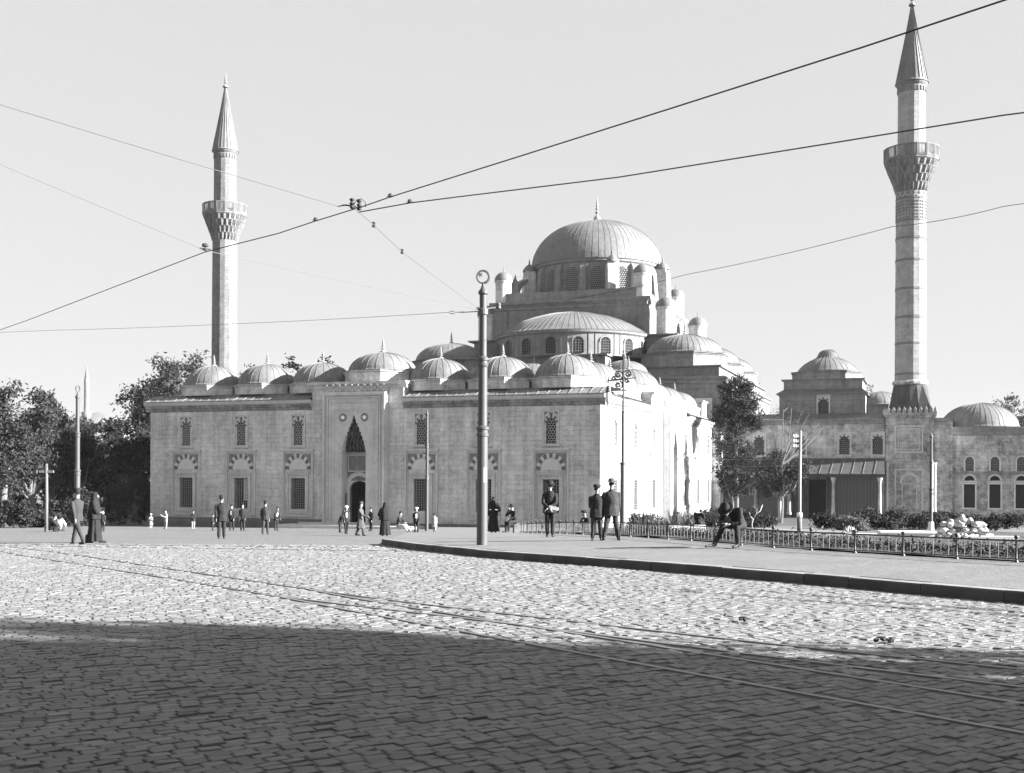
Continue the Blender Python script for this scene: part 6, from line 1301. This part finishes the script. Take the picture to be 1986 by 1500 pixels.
def person(px, Z, Hgt, face, label, top='cloth_dark', legs='cloth_dark', headgear='fez', hatm='cloth_dark', stride=0.0, arms=((0.05, 0.2), (0.05, 0.2)), hem=0.80, skirt=False, lean=0.0, vox=0.016, shirt=None, look=0.0, hairm='cloth_black', xoff=0.0, build=1.0, spread=0.0):
    """standing or walking figure facing -y, then turned by face degrees (0 = towards the viewer, 180 = away, 90 = to the right)"""
    s = Hgt/1.78; x, y = at(px, Z); x += xoff; z = zg(x, y); pr = []; ex = []; mats = [top, legs, 'skin', 'shoe', shirt or top, hairm]
    hipz, knee, ank = 0.93, 0.50, 0.085; hips = []
    ly = -lean
    for q, sw in ((-1, stride), (1, -stride)):
        hp = Vector((q*.09, 0, hipz)); bend = max(0, -sw)*0.9
        k = hp+Vector((q*spread*.2, -math.sin(sw)*.43, -math.cos(sw)*.43)); a = k+Vector((q*spread*.3, math.sin(bend*1.0-sw*0.4 if sw < 0 else -sw*0.6)*.41, -.41*math.cos(bend*.8)))
        hips.append((hp, k, a))
    low = min(h[2].z for h in hips)
    dz = ank-low
    B = build
    for (hp, k, a), q in zip(hips, (-1, 1)):
        up = Vector((0, 0, dz)); hp, k, a = hp+up, k+up, a+up
        if not skirt or True:
            pr += [(cap_mesh(hp, .10*B, k, .075*B), 1), (cap_mesh(k, .072*B, a+Vector((0, 0, .03)), .062*B), 1)]
        d = Vector((q*.15, -1, -.0)).normalized(); heel = a+Vector((0, .035, -.045)); 
        toe = heel+d*.19+Vector((0, 0, -.01 if a.z < ank+.03 else -.06)); pr.append((cap_mesh(heel, .042, toe, .034, 8), 3))
    def T(z_, o=0.0): return (0, ly*(z_-.9)/.6 if z_ > .9 else 0, z_+dz)
    rings = [(hem, .215*B, .155*B), (.92, .20*B, .145*B), (1.03, .185*B, .125*B), (1.18, .2*B, .135*B), (1.32, .205*B, .13*B), (1.40, .185*B, .11*B), (1.455, .125*B, .085), (1.49, .085, .07), (1.52, .065, .06)]
    if skirt: rings[0] = (hem, .26*B, .2*B+stride*.2); rings.insert(1, (.6, .225*B, .17*B+stride*.08)) if hem < .55 else None
    pr.append((loft([(T(zz)[0], T(zz)[1], T(zz)[2], rx, ry) for zz, rx, ry in rings], 24, 0.05 if not skirt else .08, 7), 0))
    sh = T(1.42); wr = []
    for q, (sw, eb) in zip((-1, 1), arms):
        ab = .07
        p = Vector((q*.187*B, sh[1], sh[2]-.045)); e = p+Vector((q*ab*.29, -math.sin(sw)*.29, -math.cos(sw)*.29)); f = sw+eb; w = e+Vector((-q*(.10*min(1, eb) if eb >= 0 else .24), -math.sin(f)*.25, -math.cos(f)*.25))
        pr += [(cap_mesh(p, .064*B, e, .054*B), 0), (cap_mesh(e, .056*B, w, .045*B), 0)]; ex.append((hand_mesh(w, (w-e), q, 1.0, .5), 2))
    if shirt: m = MB(); m.add([T(1.47)[:1]+(T(1.47)[1]-.06, T(1.47)[2]), (-.06, T(1.36)[1]-.128*B-.012, T(1.36)[2]), (-.05, T(1.1)[1]-.135*B-.012, T(1.1)[2]), (.05, T(1.1)[1]-.135*B-.012, T(1.1)[2]), (.06, T(1.36)[1]-.128*B-.012, T(1.36)[2])], [(0, 1, 2, 3, 4)]); ex.append(((m.v, m.f), 4))
    hd = Vector(T(1.665)); hd.y -= lean*.15+.01
    pr += [(cap_mesh(T(1.47), .058, hd-Vector((0, -.01, .08)), .055, 10), 2), (ellipsoid(hd, (.077, .098, .122)), 2)]
    cl, sl = math.cos(look), math.sin(look)
    def hl(v): return hd+Vector((v[0]*cl-v[1]*sl, v[0]*sl+v[1]*cl, v[2]))
    pr += [(cap_mesh(hl((0, -.09, .015)), .012, hl((0, -.112, -.02)), .017, 6), 2), (ellipsoid(hl((0, -.075, -.085)), (.035, .03, .028), 8), 2)]
    for q in (-1, 1): pr.append((ellipsoid(hl((q*.078, .01, -.0)), (.012, .025, .034), 8), 2)); ex.append((ellipsoid(hl((q*.032, -.088, .02)), (.014, .01, .008), 8), 3))
    ex.append((ellipsoid(hl((0, -.096, -.055)), (.024, .008, .006), 8), 3))
    ex.append((ellipsoid(hl((0, .018, .028)), (.084, .092, .108), 12), 5))
    pr = [(([tuple(Vector(p)*s) for p in v], f), mi) for (v, f), mi in pr]; ex = [(([tuple(Vector(p)*s) for p in v], f), mi) for (v, f), mi in ex]
    o = assemble('person', pr, ex, mats, vox); o.location = (x, y, z); o.rotation_euler = (0, 0, R(face)); tag(o, label, 'person')
    if headgear: hat(o, headgear, (hd+Vector((0, .005, .062)))*s, s, hatm, 0.0, look)
    o['head_z'] = 0; del o['head_z']
    return o
def veiled(px, Z, Hgt, face, label, arm=0.5, stride=0.1, vox=0.016, facem='skin'):
    """woman in a long black two-piece outdoor robe"""
    s = Hgt/1.65; x, y = at(px, Z); z = zg(x, y); pr = []; ex = []
    pr.append((loft([(0, 0, .06, .27, .23), (0, 0, .3, .25, .2), (0, 0, .7, .215, .17), (0, 0, .95, .185, .15), (0, 0, 1.1, .17, .14)], 36, .16, 11), 0))
    pr.append((loft([(0, .02, .78, .29, .21), (0, .02, 1.0, .265, .185), (0, .01, 1.2, .25, .165), (0, .01, 1.33, .21, .14), (0, .01, 1.42, .13, .115), (0, .01, 1.5, .108, .118), (0, 0.01, 1.6, .1, .115), (0, .015, 1.655, .055, .06)], 28, .12, 6, 1.3), 0))
    for q in (-1, 1):
        p = Vector((q*.19, 0, 1.3)); e = p+Vector((q*.08, -.06-.1*arm, -.27)); w = e+Vector((-q*.12*arm, -.2*arm, -.05+.1*arm)); pr += [(cap_mesh(p, .085, e, .08), 0), (cap_mesh(e, .08, w, .05), 0)]; ex.append((hand_mesh(w, w-e, q, .9, .5), 1))
        f = Vector((q*.08, -stride*q, .045)); pr.append((cap_mesh(f+Vector((0, .05, 0)), .04, f+Vector((q*.02, -.14, -.008)), .034, 8), 2)); pr.append((cap_mesh(f+Vector((0, .04, 0)), .045, f+Vector((0, .03, .2)), .05, 8), 2))
    ex.append((ellipsoid((0, -.062, 1.52), (.058, .055, .085)), 1)); ex.append((ellipsoid((0, -.116, 1.512), (.014, .016, .024), 8), 1)); ex.append((ellipsoid((0, -.112, 1.475), (.02, .008, .005), 8), 2))
    for q in (-1, 1): ex.append((ellipsoid((q*.024, -.112, 1.535), (.011, .007, .006), 8), 2))
    pr = [(([tuple(Vector(p)*s) for p in v], f), mi) for (v, f), mi in pr]; ex = [(([tuple(Vector(p)*s) for p in v], f), mi) for (v, f), mi in ex]
    o = assemble('person', pr, ex, ['cloth_black', facem, 'shoe'], vox); o.location = (x, y, z); o.rotation_euler = (0, 0, R(face)); tag(o, label, 'person'); return o
def posed(px, Z, face, label, J, top, legs, headgear=None, hatm='cloth_dark', vox=0.016, shirt=None, s=1.0, legskin=False, zoff=0.0, hattilt=0.0, hairm='cloth_black', coat=(), hs=1.0):
    """figure from explicit joints: hips, chest, neck, head, shoulders, elbows, wrists, knees, ankles, toes"""
    x, y = at(px, Z); z = zg(x, y)+zoff; V_ = lambda k: Vector(J[k]); pr = []; ex = []; mats = [top, legs, 'skin', 'shoe', shirt or top, hairm]
    hp, ch, nk, hd = V_('hip'), V_('chest'), V_('neck'), V_('head')
    pr += [(cap_mesh(hp, .15, ch, .155, 14, (1.15, .85)), 0), (cap_mesh(ch, .155, nk-(nk-ch)*.25, .10, 14, (1.25, .85)), 0), (cap_mesh(nk-(nk-ch)*.2, .06, hd-(hd-nk)*.3, .055), 2), (ellipsoid(hd, (.08, .095, .115)), 2)]
    fd = V_('look').normalized() if 'look' in J else Vector((0, -1, -.2)).normalized()
    up = Vector((0, 0, 1)); sd_ = fd.cross(up).normalized(); u2 = sd_.cross(fd)
    pr.append((cap_mesh(hd+fd*.09+u2*.01, .012, hd+fd*.113-u2*.02, .017, 6), 2)); pr.append((ellipsoid(hd+fd*.07-u2*.085, (.033, .03, .028), 8), 2))
    for q in (-1, 1): pr.append((ellipsoid(hd+sd_*q*.08, (.014, .02, .034), 8), 2)); ex.append((ellipsoid(hd+fd*.092+sd_*q*.032+u2*.02, (.012, .009, .008), 8), 3))
    ex.append((ellipsoid(hd-fd*.02+u2*.025, (.084, .09, .105)), 5)); ex.append((ellipsoid(hd+fd*.098-u2*.055, (.02, .008, .006), 8), 3))
    for q, n in ((-1, 'l'), (1, 'r')):
        sh, el, wr = V_('sh'+n), V_('el'+n), V_('wr'+n); pr += [(cap_mesh(ch.lerp(nk, .55), .09, sh, .078), 0), (cap_mesh(sh, .078, el, .058), 0), (cap_mesh(el, .058, wr, .044), 0)]; ex.append((hand_mesh(wr, wr-el, q, 1.0, .6), 2))
        k, a, t = V_('kn'+n), V_('an'+n), V_('to'+n); h0 = hp+Vector((q*.085, 0, -.02)); pr += [(cap_mesh(h0, .11, k, .08), 1), (cap_mesh(k, .078, a, .058), 1), (cap_mesh(a+Vector((0, 0, -.03))-(t-a).normalized()*.03, .045, t, .034, 8), 3)]
    for c in coat: pr.append((cap_mesh(*c), 0))
    pr = [(([tuple(Vector(p)*s) for p in v], f), mi) for (v, f), mi in pr]; ex = [(([tuple(Vector(p)*s) for p in v], f), mi) for (v, f), mi in ex]
    o = assemble('person', pr, ex, mats, vox); o.location = (x, y, z); o.rotation_euler = (0, 0, R(face)); tag(o, label, 'person')
    if headgear: hat(o, headgear, (hd+u2*.06)*s, s*hs, hatm, hattilt, 0)
    return o
# left group
person(150, 36.6, 1.76, 238, 'walking man in dark uniform and peaked cap, largest figure at left', top='cloth_mid', legs='cloth_mid', headgear='officer', hatm='cloth_dark', stride=.46, arms=((.4, .2), (-.35, .25)), hem=.78)
veiled(184, 38.5, 1.68, 100, 'veiled woman in black walking behind the uniformed man at left', arm=.3, stride=.2)
person(200, 66, 1.2, 0, 'dark-clothed child right of the veiled woman at left', headgear='fez', vox=.02)
person(293, 82, 1.05, 20, 'small child in a white headscarf at the courtyard corner', top='cloth_pale', legs='cloth_pale', headgear='turban', hatm='cloth_white', vox=.02, arms=((.5, 1.3), (.5, 1.3)), hem=.45, skirt=True)
person(322, 82, 1.34, -40, 'pale-dressed youth with hand raised to his head by the wall', top='cloth_pale', legs='cloth_pale', headgear=None, vox=.02, arms=((.9, 1.2), (.3, 1.6)), hem=.7)
person(375, 80, 1.3, 10, 'boy in dark jacket and pale trousers under the first window', top='cloth_dark', legs='cloth_pale', headgear='cap', vox=.02, arms=((.4, 1.4), (.3, .8)))
person(430, 47, 1.74, 190, 'man in fez and dark suit walking away, before the second window', top='cloth_dark', legs='cloth_dark', headgear='fez', hatm='cloth_dark', stride=.22, arms=((.2, .3), (-.25, .2)), hem=.74, build=1.08)
person(413, 75, 1.05, 90, 'dark child half hidden left of the man in the fez', vox=.02, headgear='fez')
person(450, 75, 1.64, -10, 'man with open white collar right of the man in the fez', shirt='cloth_white', headgear='fez', vox=.018, stride=.1)
person(471, 73, 1.68, 5, 'man in dark suit facing the square below the second window', headgear='fez', vox=.018, arms=((.1, .3), (.1, .3)))
person(515, 60, 1.72, 178, 'man in close cap walking away towards the third window', top='cloth_mid', legs='cloth_mid', headgear='fez', hatm='cloth_dark', stride=.2, arms=((.15, .25), (-.15, .25)))
person(536, 76, 1.5, 35, 'stooping man in white shirt front beside the third window', shirt='cloth_white', headgear='fez', lean=.18, vox=.018, arms=((.3, .5), (.3, .5)))
person(672, 63, 1.52, 20, 'man in white turban and white shirt striding before the portal', top='cloth_dark', legs='cloth_black', shirt='cloth_white', headgear='turban', hatm='cloth_white', stride=.35, vox=.018, arms=((.3, .3), (-.2, .3)))
pk = person(660, 68, 1.3, 80, 'bent porter in dark clothes behind the turbaned man', lean=.22, headgear=None, vox=.018, build=1.2, arms=((.4, .9), (.4, .9)))
person(700, 58, 1.66, 75, 'soldier in long greatcoat crossing before the doorway', top='cloth_grey', legs='cloth_mid', headgear='officer', hatm='cloth_grey', stride=.3, hem=.42, skirt=True, vox=.018, arms=((.6, .7), (.5, .6)), build=1.05)
person(720, 76, 1.5, -40, 'dark figure standing in the doorway behind the soldier', headgear='fez', vox=.018)
veiled(747, 58, 1.68, 200, 'veiled woman in black robe with a train, back turned, right of the doorway', arm=.6, vox=.018)
person(808, 62, 1.44, 5, 'boy in white cap and dark suit standing by the slender pole', headgear='cap', hatm='cloth_white', shirt='cloth_white', vox=.018, arms=((.2, 1.5), (.1, .5)))
person(843, 62, 0.96, 170, 'toddler in pale smock and dark cap right of the slender pole', top='cloth_pale', legs='cloth_pale', headgear='fez', hatm='cloth_dark', vox=.02, hem=.42, skirt=True, build=1.15)
veiled(958, 53.5, 1.66, -5, 'veiled woman in black facing the square beside the thick tram pole', arm=.8, vox=.018)
sit = dict(hip=(0, .12, .56), chest=(0, .05, .85), neck=(0, -.02, 1.06), head=(0, -.06, 1.24), shl=(-.19, 0, 1.02), shr=(.19, 0, 1.02), ell=(-.26, -.08, .78), elr=(.26, -.08, .78), wrl=(-.14, -.22, .95), wrr=(.14, -.32, .68), knl=(-.13, -.32, .52), knr=(.13, -.32, .52), anl=(-.13, -.32, .12), anr=(.14, -.36, .12), tol=(-.16, -.5, .05), tor=(.18, -.54, .05))
posed(776, 73, 70, 'man seated low with pale trousers beside the portal', dict(sit, hip=(0, .12, .4), chest=(0, .06, .72), neck=(0, 0, .95), head=(0, -.04, 1.12), shl=(-.19, 0, .92), shr=(.19, 0, .92), ell=(-.25, -.1, .68), elr=(.25, -.1, .68), wrl=(-.12, -.3, .6), wrr=(.12, -.3, .6), knl=(-.13, -.35, .42), knr=(.13, -.35, .42), anl=(-.13, -.55, .1), anr=(.13, -.7, .1), tol=(-.15, -.7, .06), tor=(.15, -.86, .08)), 'cloth_dark', 'cloth_white', 'fez', vox=.018)
posed(995, 57, -55, 'man in brimmed hat seated at the far end of the fence, hand to mouth', dict(sit, wrl=(-.04, -.2, 1.13), ell=(-.2, -.25, .85)), 'cloth_dark', 'cloth_dark', 'brim', 'cloth_dark', vox=.018)
posed(115, 67, 160, 'squatting figure in white shirt left of the uniformed man', dict(sit, hip=(0, .1, .22), chest=(0, 0, .48), neck=(0, -.12, .66), head=(0, -.2, .76), shl=(-.19, -.1, .62), shr=(.19, -.1, .62), ell=(-.24, -.25, .42), elr=(.24, -.25, .42), wrl=(-.1, -.4, .3), wrr=(.1, -.4, .3), knl=(-.16, -.3, .42), knr=(.16, -.3, .42), anl=(-.15, -.1, .1), anr=(.15, -.1, .1), tol=(-.17, -.28, .05), tor=(.17, -.28, .05)), 'cloth_white', 'cloth_mid', vox=.02)
posed(102, 66, 100, 'dark squatting figure beside the wooden cross-arm post', dict(sit, hip=(0, .1, .22), chest=(0, 0, .48), neck=(0, -.08, .68), head=(0, -.14, .82), shl=(-.19, -.06, .64), shr=(.19, -.06, .64), ell=(-.24, -.25, .42), elr=(.24, -.25, .42), wrl=(-.1, -.4, .3), wrr=(.1, -.4, .3), knl=(-.16, -.3, .42), knr=(.16, -.3, .42), anl=(-.15, -.1, .1), anr=(.15, -.1, .1), tol=(-.17, -.28, .05), tor=(.17, -.28, .05)), 'cloth_dark', 'cloth_dark', 'fez', vox=.02)
rec = dict(sit, hip=(0, .15, .15), chest=(-.02, .1, .42), neck=(-.04, .05, .62), head=(-.05, .02, .8), shl=(-.2, .05, .58), shr=(.16, .08, .58), ell=(-.3, -.05, .3), elr=(.28, 0, .3), wrl=(-.35, -.2, .3), wrr=(.2, -.2, .25), knl=(-.3, -.4, .35), knr=(-.05, -.45, .35), anl=(-.3, -.75, .1), anr=(-.1, -.8, .1), tol=(-.32, -.9, .12), tor=(-.12, -.95, .12))
posed(1134, 48, -60, 'man in flat cap reclining on the grass behind the fence', rec, 'cloth_dark', 'cloth_mid', 'cap', 'cloth_dark')
posed(1150, 49, -100, 'second man in flat cap sitting close behind the reclining one', rec, 'cloth_mid', 'cloth_mid', 'cap', 'cloth_mid')
# near group on the pavement
m23 = person(1067, 37.2, 1.74, 170, 'man in dark hat with hands clasped behind his back holding papers', top='cloth_dark', legs='cloth_dark', headgear='brim', hatm='cloth_dark', arms=((-.5, -.25), (-.5, -.25)), hem=.78, vox=.014, look=.5, build=1.02)
b = MB(); b.obox((-.16, .30, .93), Vector((1, 0, .25)).normalized(), Vector((0, 1, 0)), Vector((-.25, 0, 1)).normalized(), .15, .012, .05); o = b.build('folded_paper', 'paper', None, m23.location); o.rotation_euler = m23.rotation_euler; tag(o, 'white folded papers held behind the back of the hatted man', 'paper'); o.location = m23.location; o.rotation_euler = (0, 0, R(170))
person(1158, 33.3, 1.58, 172, 'man in flat cap and dark jacket, left one of the pair on the pavement', top='cloth_dark', legs='cloth_mid', headgear='cap', hatm='cloth_mid', arms=((.1, .3), (.3, 1.2)), hem=.74, vox=.014, look=-.5, shirt='cloth_white', build=1.1, spread=.1)
m25 = person(1186, 33.3, 1.72, 184, 'man in pale felt hat and grey jacket with a cane, right one of the pair', top='cloth_mid', legs='cloth_mid', headgear='brim', hatm='cloth_grey', arms=((.15, .15), (.9, 1.5)), hem=.72, vox=.014, build=1.12, spread=.25)
x, y = at(1202, 33.0); cz = zg(x, y); b = MB(); b.tube([(0.02, 0, .86), (0, 0, .02)], [.013, .01], 6); b.tube([(.02, 0, .86), (.03, -.03, .92), (.02, -.08, .93), (.015, -.11, .88)], .013, 6); b.lathe([(.018, 0), (.022, .04), (.016, .1)], 6); o = b.build('walking_cane', 'cloth_black', None, (x, y, cz)); tag(o, 'dark walking cane held upright beside the man in the pale hat', 'cane')
hun = dict(hip=(0, .08, .56), chest=(0, -.12, .80), neck=(.0, -.34, .93), head=(-.03, -.50, .92), look=(0, -.75, -.75), shl=(-.20, -.28, .90), shr=(.20, -.26, .92), ell=(-.27, -.36, .62), elr=(.27, -.34, .62), wrl=(-.08, -.5, .60), wrr=(.08, -.48, .58), knl=(-.18, -.36, .55), knr=(.18, -.36, .53), anl=(-.26, -.66, .10), anr=(.24, -.40, .10), tol=(-.36, -.88, .04), tor=(.24, -.62, .04))
posed(1432, 28.75, -42, 'hunched man in dark suit and hat sitting on the iron fence', hun, 'cloth_dark', 'cloth_dark', 'brim', 'cloth_black', vox=.013, shirt='cloth_white', hattilt=.8, hs=1.12)
posed(1356, 59, 150, 'dark hunched figure sitting among the garden plants', dict(sit, chest=(0, -.02, .82), neck=(0, -.16, 1.0), head=(0, -.26, 1.1)), 'cloth_black', 'cloth_black', vox=.02)

# ------------------------------------------------------------------ thin autumn haze over the square
b = MB(); b.box(-900, 900, -320, 1400, -14, 75); hz = b.build('haze', 'black'); hz.data.materials.clear()
hm = bpy.data.materials.new('thin_haze'); hm.use_nodes = True; hn = hm.node_tree.nodes; hn.clear()
pvn = hn.new('ShaderNodeVolumePrincipled'); pvn.inputs['Color'].default_value = (0.95, 0.95, 0.95, 1); pvn.inputs['Density'].default_value = 0.00008
ho = hn.new('ShaderNodeOutputMaterial'); hm.node_tree.links.new(pvn.outputs[0], ho.inputs['Volume']); hz.data.materials.append(hm); tag(hz, kind='stuff')
